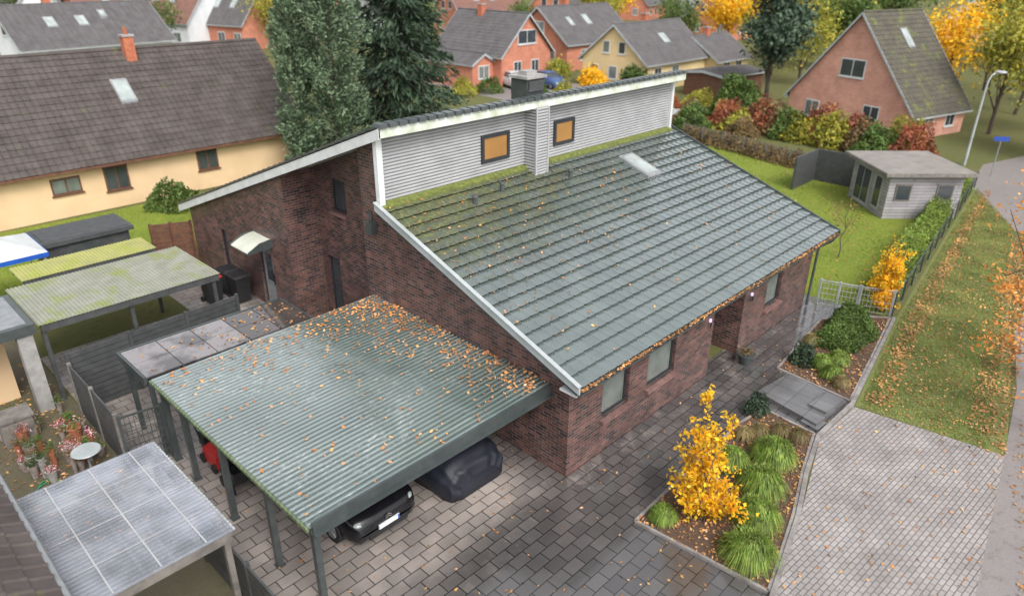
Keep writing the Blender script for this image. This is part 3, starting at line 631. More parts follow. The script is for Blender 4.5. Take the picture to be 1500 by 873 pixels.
# ------------------------------------------------------------ generic houses
def house(name,label,x,y,az,Lh,W,He,Hr,wm,rm,gw=(),sw=(),sky=(),ch=None,oh=.35,asym=0,wf='white',cat="house",n=4,cw=.35,gablemat=None):
    ca,sa=math.cos(az),math.sin(az)
    T=lambda p:(x+p[0]*ca-p[1]*sa,y+p[0]*sa+p[1]*ca,p[2])
    A=thing(name,(x,y,0),label,cat)
    b=MB(T); h=W/2; ap=asym
    b.box(0,Lh,-h,h,0,He)
    for xx,s in((0,-1),(Lh,1)):
        b.add([(xx,-h,He),(xx,h,He),(xx,ap,Hr)],[(0,1,2)],1)
    b.build("wall",[M[wm],M[gablemat or wm]],A)
    b=MB(T)
    for sg in(-1,1):
        hw=h-sg*ap if sg>0 else h+ap
        k=(Hr-He)/hw; ls=(hw+oh)*math.sqrt(1+k*k)
        y0=sg*(h+oh); z0=He-oh*k+.06
        if sg<0: tileroof(b,(-oh,y0,z0),(1,0,0),(0,1,k),Lh+2*oh,ls,cw=cw,rh=.38,n=n)
        else: tileroof(b,(Lh+oh,y0,z0),(-1,0,0),(0,-1,k),Lh+2*oh,ls,cw=cw,rh=.38,n=n)
    rf=b.build("roof",M[rm],A)
    b=MB(T)
    for sg in(-1,1):
        hw=h-sg*ap if sg>0 else h+ap; k=(Hr-He)/hw
        for xx in(-oh-.03,Lh+oh-.01):
            b.extr([(xx,sg*(h+oh),He-oh*k-.10),(xx,sg*(h+oh),He-oh*k+.09),(xx,ap,Hr+.09),(xx,ap,Hr-.12)],(.04,0,0))
        b.box(-oh,Lh+oh,sg*(h+oh)-.06,sg*(h+oh)+.06,He-oh*k-.08,He-oh*k+.04)
    b.build("barge_board",M['verge' if wf=='white' else 'wood'],rf)
    b=MB(T); b.tube([(-oh,ap,Hr+.07),(Lh+oh,ap,Hr+.07)],.1,8); b.build("ridge_cap",M[rm],rf)
    def win(axis,c,a,bb,z0,z1,inn):
        q=MB(T)
        def B(u0,u1,d0,d1,za,zb,m): (q.box(c+inn*d0,c+inn*d1,u0,u1,za,zb,m) if axis=='x' else q.box(u0,u1,c+inn*d0,c+inn*d1,za,zb,m))
        B(a,bb,-.03,.02,z0,z1,0)
        nn=2 if bb-a>1.0 else 1
        for i in range(nn):
            B(a+.08+(bb-a-.08)*i/nn,a+(bb-a-.08)*(i+1)/nn,-.045,-.031,z0+.08,z1-.08,1)
        B(a-.06,bb+.06,-.09,-.03,z0-.07,z0-.005,0)
        q.build("window",[M[wf],M['blind' if (a*7+z0*3)%2>1 else 'glass']],A)
    for (yy,z,w_,h_) in gw: win('x',0,yy-w_/2,yy+w_/2,z,z+h_,1)
    for (xx,z,w_,h_) in sw: win('y',-h,xx-w_/2,xx+w_/2,z,z+h_,1)
    k=(Hr-He)/(h+ap); ZZ=lambda yy: He+(yy+h)*k
    for (xx,yy,w_,h_) in sky:
        q=MB(T); slopebox(q,xx-w_/2,xx+w_/2,yy,yy+h_,.06,.17,Z=ZZ); slopebox(q,xx-w_/2+.08,xx+w_/2-.08,yy+.08,yy+h_-.08,.17,.18,Z=ZZ,m=1); q.build("skylight",[M['lead'],M['skyl']],rf)
    if ch:
        q=MB(T); cx,cy_,cw_,top_=ch; q.box(cx-cw_,cx+cw_,cy_-cw_,cy_+cw_,Hr-1.2,top_); q.box(cx-cw_-.05,cx+cw_+.05,cy_-cw_-.05,cy_+cw_+.05,top_,top_+.1,1)
        q.cyl((cx,cy_,top_+.1),(cx,cy_,top_+.45),.12,.1,8,2); q.build("chimney",[M['orangeplast'],M['concrete'],M['terracotta']],rf)
    return A,T
A,T=house("long_bungalow","long cream rendered bungalow with mossy brown tiled roof",-14,33.2,0,24.3,9.2,2.6,6.65,'cream','tile_n',
   sw=((12.1,1.1,1.25,.75),(14.3,.85,1.1,1.15),(18.8,1.0,1.1,1.05)),sky=((16.3,-2.6,.8,1.1),(17.3,1.6,.35,.35),(17.0,3.0,1.0,.8)),ch=(17.5,-.4,.25,7.35),wf='wood',cw=.3,n=6,oh=.45)
house("orange_brick_house","orange brick gabled house with dark roof and balcony",43.0,41.4,math.radians(90),9.5,7,3.0,6.4,'brick3','tile_f',gw=((-1.2,1,1.1,1.2),(1.3,1,1.1,1.2),(0,3.7,2.6,1.3)),sw=((2,1,1.4,1.2),(6,1,1.4,1.2)),ch=(6,0.3,.3,7.0))
house("orange_brick_extension","low orange brick extension with grey roof",38.2,42.5,math.radians(90),7,2.9,2.2,3.0,'brick3','tile_f',gw=((0,.8,1.4,1.2),),sw=((2,.8,1.4,1.1),(5,.8,1.4,1.1)),oh=.2)
house("red_gable_house","red brick gabled house with dark tiled roof",52,48,0,12,8.5,3.0,6.4,'brick3','tile_f',gw=((-2,1,1,1.2),(1.5,1,1,1.2),(0,3.8,1.6,1.2)),sw=((3,1,1.2,1.2),(8,1,1.2,1.2)),sky=((6,-2.5,1,1.2),(3,-2.5,.8,1.0)),ch=(5,.5,.3,7.2))
house("yellow_gable_house","yellow rendered gabled house with grey tiled roof",46.5,33.5,0,10.5,7.4,2.7,5.7,'yellowr','tile_f',gw=((-2.2,.9,1.1,1.2),(0,.9,1,1.2),(2.2,.9,1,1.2),(-.9,3.2,.8,1.1),(.9,3.2,.8,1.1)),sw=((2,1,1.2,1.1),(5,1,1.2,1.1)),sky=((5.5,-2.3,1.1,1.0),),ch=(5.5,.6,.28,6.4))
house("yellow_house_wing","lower yellow wing with dark tiled roof",57.05,31.5,0,6.5,6.0,2.2,4.2,'yellowr','tile_f',sw=((2,.9,1.2,1.1),(4.5,.9,1.2,1.1)),ch=(2.5,0,.3,4.9))
house("garage","low brown garage with flat felt roof",48.5,25,math.radians(-8),6,4.2,2.0,2.25,'wood','tile_f',cat="garage",oh=.2)
az=math.atan2(-.261,.965)
A,T=house("salmon_brick_house","salmon brick steep gabled house with mossy roof",44.6,10.9,az,6.4,10.2,1.9,7.9,'brick2','tile_m',gw=((.1,3.6,2.0,1.25),(2.9,.4,1.2,1.2),(-2.0,.3,1.3,1.6)),sw=((2,.6,1.1,1.0),(4.6,.6,1.1,1.0)),sky=((3.2,-2.0,.8,1.0),),ch=None,oh=.3)
far=[(18,104,1.3,12,9,3.2,8,'whiter','tile_f',"white rendered distant house with grey roof"),(31,102,-1.2,11,9,3.6,8.2,'whiter','tile_r',"pale blue-white gabled house with reddish roof"),
(37,96,-1.3,10,8,3.4,7.8,'brick3','tile_f',"orange brick distant gabled house"),(46,100,-1.35,10,8,3.4,7.5,'whiter','tile_r',"white distant house with rust-red roof"),
(8,80,.1,15,9,3,6.6,'whiter','tile_f',"low distant house with long dark roof"),(24,112,0,13,9,3,8.2,'brick3','tile_r',"distant red brick house"),
(58,92,.2,12,9,3.2,7.5,'whiter','tile_f',"distant white house with dark roof"),(70,84,-.2,12,9,3.2,7.6,'brick3','tile_r',"distant red brick house with red roof"),
(88,78,.3,12,9,3.2,8,'brick3','tile_f',"distant brick house with grey roof"),(104,60,-.2,14,9,3.2,8,'whiter','tile_f',"distant pale house with slate roof"),
(112,42,.1,14,9,3.2,8,'brick2','tile_r',"distant salmon house with red roof"),(96,52,.1,13,8,3.0,7,'brick3','tile_r',"distant orange house near trees"),(125,22,.1,14,9,3.2,8,'whiter','tile_f',"distant white house behind trees"),
(120,85,.3,14,9,3.2,8.5,'brick3','tile_f',"far brick house with grey roof"),(70,112,.3,14,9,3.2,8.5,'brick2','tile_r',"far salmon brick house"),(45,130,.3,14,9,3.2,8.5,'whiter','tile_r',"far white house with red roof"),(12,130,.2,14,9,3.2,8.5,'brick3','tile_f',"far brick house with dark roof")]
for i,(x,y,az,l_,w_,he,hr,wm,rm,lb) in enumerate(far):
    house("distant_house",lb,x,y,az,l_,w_,he,hr,wm,rm,gw=((-2,1,1.1,1.3),(2,1,1.1,1.3),(-1.1,4,1,1.2),(1.1,4,1,1.2)),sw=((2.5,1,1.3,1.2),(6,1,1.3,1.2),(9,1,1.3,1.2)),sky=((4,-2.6,1,1.1),(7,-2.6,1,1.1)),ch=(5,.5,.35,hr+.9),cw=.6)
# ------------------------------------------------------------ garden house
ang=math.radians(-45); ca,sa=math.cos(ang),math.sin(ang); T=lambda p,ca=ca,sa=sa:(24.95+p[0]*ca-p[1]*sa,1.4+p[0]*sa+p[1]*ca,p[2])
A=thing("garden_house",(27,1.4,0),"grey timber garden house with flat felt roof","garden house")
b=MB(T); b.box(0,3.5,0,3.6,0,2.15); b.build("wall",M['greyw'],A)
b=MB(T); b.box(-.45,3.85,-.45,4.0,2.15,2.30); b.box(-.4,3.8,-.4,3.95,2.30,2.315,1); b.build("roof",[M['woodw'],M['felt']],A)
for (ax_,a0,a1,z0,z1) in(('x',.5,1.2,.3,1.9),('x',1.6,3.1,.1,1.95),('y',.35,1.1,.9,1.7),('y',2.3,3.1,.9,1.7)):
    q=MB(T)
    if ax_=='x':
        q.box(-.05,-.002,a0,a1,z0,z1)
        if a1-a0>1: q.box(-.06,-.051,a0+.08,(a0+a1)/2-.04,z0+.15,z1-.08,1); q.box(-.06,-.051,(a0+a1)/2+.04,a1-.08,z0+.15,z1-.08,1); q.build("door",[M['clad'],M['glass']],A)
        else: q.box(-.06,-.051,a0+.08,a1-.08,z0+.1,z1-.08,1); q.build("window",[M['clad'],M['glass']],A)
    else:
        q.box(a0,a1,-.05,-.002,z0,z1); q.box(a0+.06,a1-.06,-.06,-.051,z0+.06,z1-.06,1); q.build("window",[M['woodw'],M['glass']],A)
b=MB(); b.prism([(29.2,3.0),(29.3,3.0),(29.3,6.6),(26.5,6.6),(26.5,6.5),(29.2,6.5)],0,1.75); b.build("privacy_screen",M['darkpanel'],label="dark grey privacy screen beside garden house",category="fence")
# ------------------------------------------------------------ fences
def panelfence(name,label,p0,p1,h,mat,n,w=.04,slats=True,postm=None,cat="fence"):
    p0=np.array(p0,float);p1=np.array(p1,float); A=thing(name,((p0[0]+p1[0])/2,(p0[1]+p1[1])/2,0),label,cat)
    for i in range(n):
        a=p0+(p1-p0)*i/n;c=p0+(p1-p0)*(i+1)/n;d=(c-a)/np.linalg.norm(c-a);b=MB()
        if slats:
            k=int(h/.15)
            for j in range(k): b.obox(a+d*.05,c-d*.05,w,.05+j*h/k,.05+(j+.92)*h/k-.005)
        else: b.obox(a+d*.05,c-d*.05,w,.05,h)
        b.build("panel",M[mat],A)
    for i in range(n+1):
        a=p0+(p1-p0)*i/n; b=MB(); b.box(a[0]-.045,a[0]+.045,a[1]-.045,a[1]+.045,0,h+.08); b.build("post",M[postm or mat],A)
def meshfence(name,label,p0,p1,h,n,mat='antra',dx=.10,dz=.2,cat="fence",r=.006,rails=True):
    p0=np.array(p0,float);p1=np.array(p1,float); A=thing(name,((p0[0]+p1[0])/2,(p0[1]+p1[1])/2,0),label,cat); d=(p1-p0);Lh=np.linalg.norm(d);d/=Lh
    b=MB(); k=int(Lh/dx)
    for i in range(k+1):
        q=p0+d*Lh*i/k; b.obox(q-d*r,q+d*r,2*r,.06,h)
    for j in range(int(h/dz)+1): b.obox(p0,p1,2.6*r,.06+j*dz,.06+j*dz+2*r)
    if rails: b.obox(p0,p1,.03,h-.02,h+.01)
    b.build("mesh",M[mat],A)
    for i in range(n+1):
        a=p0+(p1-p0)*i/n; b=MB(); b.box(a[0]-.03,a[0]+.03,a[1]-.03,a[1]+.03,0,h+.05); b.build("post",M[mat],A)
panelfence("panel_fence","dark grey panel fence under patio roof",(-7.05,10.9),(-2.3,11.2),1.75,'darkpanel',3)
panelfence("boundary_fence","weathered dark fence along neighbouring terrace",(-7.08,10.8),(-7.08,7.6),1.5,'darkpanel',2,postm='woodw')
panelfence("slatted_fence","dark slatted fence beside driveway",(-7.05,3.5),(-7.05,-2.5),1.3,'darkpanel',3)
meshfence("metal_gate","dark wire mesh gate beside carport",(-7.05,7.5),(-6.15,7.35),1.5,1)
panelfence("timber_fence","short red-brown timber fence by back lawn",(-1.6,19.6),(-.3,19.0),1.7,'wood',2)
meshfence("garden_gate","pale metal mesh garden gate beside house corner",(13.5,-.3),(13.9,-1.5),.95,2,'verge',dx=.12,r=.005)
meshfence("mesh_fence","pale metal mesh fence beside garden gate",(13.9,-1.55),(14.35,-2.5),.95,1,'verge',dx=.12,r=.005)
meshfence("boundary_mesh_fence","dark mesh fence between hedge and leafy verge",(14.4,-2.55),(34,-.35),.85,12,'antra',dx=.4,dz=.3,r=.003)
meshfence("far_garden_fence","low wire fence at the end of the lawn",(33,17.3),(30.6,7.1),1.0,6,'woodw',dx=.2)
panelfence("white_picket_fence","small white picket fence by street",(36.8,22.5),(38.2,19.5),.9,'white',2)
# ------------------------------------------------------------ cars
def carbody(name,label,x,y,az,paint,group=None):
    ca,sa=math.cos(az),math.sin(az); T=lambda p:(x+p[0]*ca-p[1]*sa,y+p[0]*sa+p[1]*ca,p[2]+.01)
    A=thing(name,(x,y,0),label,"car",group)
    st=[(0,.60,.32,.52,.60,.50),(.08,.76,.22,.64,.72,.66),(.25,.83,.19,.72,.80,.74),(.55,.87,.19,.80,.89,.78),(1.05,.89,.19,.90,1.00,.80),(1.75,.89,.19,.95,1.43,.64),(2.4,.89,.19,.96,1.50,.63),(3.2,.88,.19,.97,1.45,.61),(3.75,.86,.24,.96,1.14,.68),(3.98,.82,.28,.88,.98,.68),(4.05,.70,.34,.70,.80,.55)]
    rings=[]
    for (s,hw,z0,z1,z2,ht) in st:
        half=[(hw*.88,z0),(hw,z0+.14),(hw*1.0,(z0+z1)/2),(hw*.985,z1-.04),(hw*.94,z1),(ht,z2-.05),(ht*.85,z2-.005),(ht*.4,z2+.01)]
        r_=[(s,yy,zz) for yy,zz in half]+[(s,-yy,zz) for yy,zz in half[::-1]]
        rings.append(r_)
    b=MB(T); b.loft(rings); bd=b.build("body",paint,A,smooth=True)
    def band(idx,j0,j1,name,mat,off=.008):
        q=MB(T)
        for j in range(j0,j1):
            for i in idx:
                p=[np.array(rings[j][i]),np.array(rings[j][i+1]),np.array(rings[j+1][i+1]),np.array(rings[j+1][i])]
                c=sum(p)/4; nrm=np.cross(p[1]-p[0],p[3]-p[0]); nrm/=np.linalg.norm(nrm)+1e-9
                if np.dot(nrm,c-np.array([2.1,0,.7]))<0:nrm=-nrm
                q.add([c+(k-c)*.94+nrm*off for k in p],[(0,1,2,3)])
        q.build(name,M[mat],A)
    band([5,6,7,8,9],4,5,"windscreen",'glass'); band([5,6,7,8,9],7,8,"rear_window",'glass'); band([4],5,7,"side_window",'glass'); band([10],5,7,"side_window",'glass')
    for xx in(.78,3.25):
        for sg in(-1,1):
            q=MB(T); q.cyl((xx,sg*.90,.31),(xx,sg*.68,.31),.31,.31,24); wh=q.build("wheel",M['rubber'],A)
            q=MB(T); q.cyl((xx,sg*.905,.31),(xx,sg*.89,.31),.20,.20,16); 
            for k in range(5):
                t_=k*2*math.pi/5; q.cyl((xx,sg*.91,.31),(xx+.19*math.cos(t_),sg*.91,.31+.19*math.sin(t_)),.025,.02,6)
            q.build("rim",M['alloy'],wh)
    for sg in(-1,1):
        q=MB(T); q.ball((.22,sg*.62,.66),(.16,.14,.07)); q.build("headlight",M['skyl'],A,smooth=True)
        q=MB(T); q.ball((1.35,sg*.98,1.0),(.09,.10,.07)); q.build("mirror",paint,A,smooth=True)
        q=MB(T); q.ball((.10,sg*.58,.38),(.04,.08,.05)); q.build("fog_light",M['skyl'],A,smooth=True)
        q=MB(T); q.ball((3.93,sg*.68,.82),(.08,.12,.09)); q.build("tail_light",M['red'],A,smooth=True)
    q=MB(T); q.box(-.015,.06,-.48,.48,.26,.42); q.box(-.01,.05,-.40,.40,.54,.585); q.build("grille",M['black'],A)
    q=MB(T); q.box(-.045,-.016,-.26,.26,.42,.53); q.box(-.047,-.0455,-.26,-.215,.42,.53,1) ; q.build("number_plate",[M['plate'],M['blue']],A)
    q=MB(T)
    for dz in(0,.05):
        for sg in(-1,1): q.add([(-.03,0,.60+dz+.045),(-.03,sg*.075,.60+dz),(-.03,sg*.075,.60+dz-.022),(-.03,0,.60+dz+.02)],[(0,1,2,3)])
    q.build("chevron_emblem",M['chrome'],A)
    return A
carbody("parked_car","black hatchback parked nose-out under carport",-4.10,1.38,math.radians(90),M['carpaint'])
carbody("parked_car","silver car parked by brick houses",39.5,38.2,math.radians(70),M['silver'],group="cars parked by the houses")
carbody("parked_car","dark blue car parked by brick houses",42.5,36.2,math.radians(80),M['bluecar'],group="cars parked by the houses")
rings=[];st=[(0,.66,.50),(.08,.90,.76),(.40,1.0,.95),(1.05,1.05,1.10),(1.6,1.04,1.38),(2.2,1.03,1.56),(3.1,1.02,1.55),(3.9,1.0,1.36),(4.5,.95,1.08),(4.7,.8,.8)]
fine=[]
for i in range(len(st)-1):
    for k in range(4):
        t=k/4; t2=t*t*(3-2*t); fine.append((st[i][0]*(1-t)+st[i+1][0]*t,st[i][1]*(1-t2)+st[i+1][1]*t2,st[i][2]*(1-t2)+st[i+1][2]*t2))
fine.append(st[-1]); nr_=44
for j,(s,hw,zt_) in enumerate(fine):
    r_=[]
    for i in range(nr_):
        t=i/(nr_-1); a=math.pi*t; e=.5
        cx_=math.copysign(abs(math.cos(a))**e,math.cos(a)); cz_=max(0,math.sin(a))**.62
        tuck=1-.14*(1-cz_)**2; fold=.010*math.sin(i*1.3+j*.5)+.008*math.sin(j*1.1+i*.6)+.014*math.sin(j*.55-i*.9)
        x_=-1.72+hw*cx_*tuck*(.80+.2*(1-cz_**3)) +fold*cx_
        r_.append((x_,1.12+s+.02*math.sin(i*.9),.04+cz_*(zt_-.04)+fold*.6*cz_))
    rings.append(r_)
b=MB(); b.loft(rings); 
CC=b.build("covered_car",M['cover'],smooth=True,label="car under navy blue fabric cover inside carport",category="car")
# ------------------------------------------------------------ bins, mower, pots
def bin_(x,y,lid,label,grp="bins beside the side door"):
    A=thing("wheelie_bin",(x,y,0),label,"bin",grp)
    b=MB(); b.loft([[(x-.22,y-.25,.06),(x+.22,y-.25,.06),(x+.22,y+.25,.06),(x-.22,y+.25,.06)],[(x-.28,y-.32,.98),(x+.28,y-.32,.98),(x+.28,y+.32,.98),(x-.28,y+.32,.98)]]); b.build("body",M['black'],A)
    b=MB(); b.loft([[(x-.31,y-.35,.985),(x+.31,y-.35,.985),(x+.31,y+.35,.985),(x-.31,y+.35,.985)],[(x-.26,y-.30,1.06),(x+.26,y-.30,1.06),(x+.26,y+.30,1.06),(x-.26,y+.30,1.06)]]); b.build("lid",M[lid],A)
    for s in(-1,1):
        b=MB(); b.cyl((x+s*.24,y+.3,.1),(x+s*.30,y+.3,.1),.1,.1,12); b.build("wheel",M['rubber'],A)
bin_(-.75,14.4,'black',"black wheelie bin beside brick wall"); bin_(-.75,15.15,'black',"black wheelie bin beside brick wall"); bin_(-1.5,15.0,'red',"black bin with red lid beside brick wall")
bin_(45.6,26.9,'blue',"bin with blue lid beside garage",None)
A=thing("lawn_mower",(-5.35,6.3,0),"red and black lawn mower under carport","mower")
b=MB(); b.loft([[(-5.7,5.9,.12),(-5.1,5.9,.12),(-5.1,6.7,.12),(-5.7,6.7,.12)],[(-5.66,5.95,.4),(-5.14,5.95,.4),(-5.14,6.65,.4),(-5.66,6.65,.4)],[(-5.55,6.1,.55),(-5.25,6.1,.55),(-5.25,6.5,.55),(-5.55,6.5,.55)]]); b.build("deck",M['red'],A)
for x,y in((-5.72,6.0),(-5.08,6.0),(-5.72,6.6),(-5.08,6.6)):
    b=MB(); b.cyl((x-.03,y,.13),(x+.03,y,.13),.12,.12,14); b.build("wheel",M['rubber'],A)
b=MB(); b.tube([(-5.65,6.65,.4),(-5.65,7.05,1.0),(-5.15,7.05,1.0),(-5.15,6.65,.4)],.018); b.build("handle",M['black'],A)
b=MB(); b.box(-5.6,-5.2,6.66,7.0,.3,.62); b.build("grass_box",M['black'],A)
A=thing("tool_cart",(-5.4,5.2,0),"black garden cart under carport roof","cart")
b=MB(); b.box(-5.75,-5.15,4.85,5.55,.3,.34); b.box(-5.75,-5.72,4.85,5.55,.34,.6); b.box(-5.18,-5.15,4.85,5.55,.34,.6); b.box(-5.72,-5.18,4.85,4.88,.34,.6); b.box(-5.72,-5.18,5.52,5.55,.34,.6); b.build("tray",M['black'],A)
for x,y in((-5.78,5.0),(-5.12,5.0),(-5.78,5.4),(-5.12,5.4)):
    b=MB(); b.cyl((x-.03,y,.16),(x+.03,y,.16),.15,.15,14); b.build("wheel",M['rubber'],A)
for i in range(44):
    x=-7.3-1.6*rng.random(); y=8.3+3.4*rng.random(); r_=.06+.10*rng.random()**1.5; h_=.15+.4*rng.random()
    A=thing("flower_pot",(x,y,0),"planted pot on the neighbouring terrace","flower pot","pots on the terrace")
    b=MB(); b.lathe((x,y,0),[(r_*.7,.01),(r_,h_),(r_*1.1,h_),(r_*1.1,h_+.03),(r_*.9,h_+.03),(r_*.85,h_-.02)],14); b.build("pot",M[['terracotta','ceram','concrete'][i%3]],A)
    c=np.array([x,y,h_+.08])+rng.normal(size=(110,3))*[r_*.7,r_*.7,.07]; fastmesh("foliage",leafquads(c,.032),4,M[['lf_g','petal','lf_b','lf_g'][i%4]],A)
b=MB(); b.box(-8.9,-8.2,10.5,11.1,0,.7); b.box(-8.95,-8.15,10.45,11.15,.7,.75); b.build("planter_box",M['woodw'],label="weathered timber planter box on terrace",category="planter")
A=thing("flower_pot",(7.9,-.45,0),"dark planter with orange flowers by the entrance","flower pot")
b=MB(); b.lathe((7.9,-.45,0),[(.16,.01),(.26,.3),(.28,.3),(.28,.34),(.22,.34),(.2,.3)],18); b.build("pot",M['antra'],A)
c=np.array([7.9,-.45,.40])+rng.normal(size=(220,3))*[.11,.11,.05]; fastmesh("foliage",leafquads(c,.035),4,M['lf_b'],A)
A=thing("garden_table",(-7.75,8.0,0),"round pale garden table on terrace","table")
b=MB(); b.lathe((-7.75,8.0,.68),[(.02,0),(.30,0),(.32,.015),(.30,.035),(.02,.04)],24); b.build("table_top",M['verge'],A)
b=MB(); b.cyl((-7.75,8.0,.03),(-7.75,8.0,.68),.03); b.cyl((-7.75,8.0,.005),(-7.75,8.0,.03),.2,.2,16); b.build("leg",M['lead'],A)
b=MB(); pts=[(-8.6+.35*math.cos(t)*(1-.04*t),7.9+.5*math.sin(t)*(1-.03*t)+.03*t,.03) for t in np.arange(0,9,.3)]; b.tube(pts,.015,6); b.build("garden_hose",pmat("hose_green",(.04,.3,.12)),label="coiled green garden hose on terrace",category="hose")
A=thing("street_lamp",(39,1.4,0),"tall slim grey street lamp beside footpath","street lamp")
b=MB(); b.cyl((39,1.4,0),(39,1.4,4.0),.09,.06,12); b.tube([(39,1.4,4.0),(39.02,1.38,4.9),(39.1,1.3,5.25),(39.3,1.1,5.42)],[.06,.05,.045,.04]); b.build("pole",M['verge'],A)
b=MB(); b.ball((39.45,.95,5.42),(.32,.32,.09)); b.build("lamp_head",M['clad'],A,smooth=True)
A=thing("street_sign",(37.2,-.4,0),"small blue street name sign on grey post","sign")
b=MB(); b.cyl((37.2,-.4,0),(37.2,-.4,2.3),.03); b.build("post",M['lead'],A); b=MB(); b.obox((36.95,-.10),(37.4,-.75),.02,2.05,2.3); b.build("sign_plate",M['sign'],A)
# ------------------------------------------------------------ vegetation
def limb(mb,p0,p1,r0,r1,k=4,w=.08):
    p0=np.array(p0,float);p1=np.array(p1,float);pts=[p0+(p1-p0)*i/k+(rng.normal(size=3)*w*np.linalg.norm(p1-p0)/k if 0<i<k else 0) for i in range(k+1)]
    mb.tube(pts,[r0+(r1-r0)*i/k for i in range(k+1)],6); return pts
def broad(name,label,x,y,h,r,mat,n=2500,ls=.12,cl=26,trunk=.12,z0=.3,bark='bark',group=None,rs=.28,cat="tree",lean=(0,0)):
    A=thing(name,(x,y,0),label,cat,group); t=MB(); tp=limb(t,(x,y,0),(x+lean[0],y+lean[1],h*.75),trunk,trunk*.35,5,.1)
    cz=h*(z0+1)/2; rz=h*(1-z0)/2; cs=[]
    for i in range(cl):
        d=unit(rng.normal(size=(1,3)))[0]; rr=rng.random()**.45; c=np.array([x+lean[0],y+lean[1],cz])+d*rr*np.array([r,r,rz])*.85; cs.append(c)
        if i%2==0: limb(t,tp[int(rng.integers(1,5))],c,trunk*.3,trunk*.06,3,.1)
    t.build("trunk",M[bark],A)
    cs=np.array(cs); w_=rng.uniform(.4,1.3,size=len(cs)); idx=rng.choice(len(cs),size=n,p=w_/w_.sum())
    c=cs[idx]+rng.normal(size=(n,3))*r*rs*rng.uniform(.5,1.1,size=(len(cs),1))[idx]; c[:,2]=np.maximum(c[:,2],.05)
    fastmesh("crown",leafquads(c,ls),4,M[mat],A); return A
def bush(name,label,x,y,r,h,mat,n=1500,ls=.07,group=None,cat="shrub",rx=None):
    A=thing(name,(x,y,0),label,cat,group); t=MB()
    for i in range(6):
        a=rng.random()*6.28; limb(t,(x,y,0),(x+.5*r*math.cos(a),y+.5*r*math.sin(a),h*.6),.02,.008,3)
    t.build("stem",M['bark'],A)
    d=unit(rng.normal(size=(n,3))); d[:,2]=np.abs(d[:,2]); rr=rng.uniform(.75,1.0,size=(n,1)); lump=1+.13*np.sin(d[:,:1]*5+x)+.10*np.sin(d[:,1:2]*7+y)+.08*np.sin(d[:,2:]*8)
    c=np.array([x,y,.03])+d*rr*lump*np.array([r,rx or r,h]); fastmesh("foliage",leafquads(c,ls),4,M[mat],A); return A
def spruce(name,label,x,y,h,r,mat,z0=.06,lev=26,br=15,n=34,ls=.2,droop=.35):
    A=thing(name,(x,y,0),label,"tree"); t=MB(); t.tube([(x,y,0),(x,y,h*.5),(x,y,h)],[.28,.16,.03],8); P=[];U=[]
    for l in range(lev):
        f=l/lev; z=h*(z0+(1-z0)*f); R=r*(1-f)**.75*rng.uniform(.85,1.1)
        for k in range(br):
            a=rng.random()*6.28; RR=R*rng.uniform(.65,1.1); s=rng.random(n)**.7
            px=x+np.cos(a)*RR*s; py=y+np.sin(a)*RR*s; pz=z-droop*RR*s**1.3+.15*RR*s**3+rng.normal(size=n)*.06
            wdt=RR*.16*(1.15-s)
            px=px+rng.normal(size=n)*wdt; py=py+rng.normal(size=n)*wdt; pz=pz-np.abs(rng.normal(size=n))*.18
            P.append(np.stack([px,py,pz],1)); U.append(np.tile([math.cos(a),math.sin(a),-.6],(n,1)))
            if k%4==0: t.cyl((x,y,z),(x+math.cos(a)*RR*.8,y+math.sin(a)*RR*.8,z-droop*RR*.7),.04,.01,5)
    t.build("trunk",M['bark'],A); P=np.concatenate(P);U=np.concatenate(U)
    fastmesh("crown",leafquads(P,ls,.22,up=U),4,M[mat],A)
def cypress(name,label,x,y,h,r,mat,n=9000,ls=.16):
    A=thing(name,(x,y,0),label,"tree"); t=MB(); t.tube([(x,y,0),(x,y,h*.8)],[.22,.05],8); t.build("trunk",M['bark'],A)
    k=170; f=rng.random(k)**.9; a=rng.random(k)*6.28; prof=r*np.minimum(1,(1-f)*2.2)**.7*(.75+.25*np.minimum(1,f*6)); rr=prof*rng.uniform(.7,1.12,k)
    cs=np.stack([x+rr*np.cos(a),y+rr*np.sin(a),.3+f*h],1); idx=rng.integers(0,k,n)
    s=rng.random((n,1))**.6; core=np.stack([np.full(n,x),np.full(n,y),cs[idx][:,2]-.9],1)
    c=core+(cs[idx]-core)*s+rng.normal(size=(n,3))*[.16,.16,.36]*(1.15-s*.7)
    up=cs[idx]-core; up=up/np.linalg.norm(up,axis=1,keepdims=True); fastmesh("crown",leafquads(c,ls,.4,up=up),4,M[mat],A)
cypress("cypress_tree","tall grey-green cypress behind the house",10.55,25.0,15,1.85,'lf_c',34000,.12)
cypress("cypress_tree","smaller grey-green cypress beside tall one",9.0,26.0,11.6,1.2,'lf_c',17000,.12)
spruce("spruce_tree","tall dark spruce with drooping branches behind house",15.1,25.3,17,4.5,'lf_s',lev=36,br=18,n=46,ls=.24)
broad("pine_tree","rounded dark pine between brick houses",48.5,18.8,12.5,2.7,'lf_p',11000,.2,44,.22,z0=.22,rs=.24)
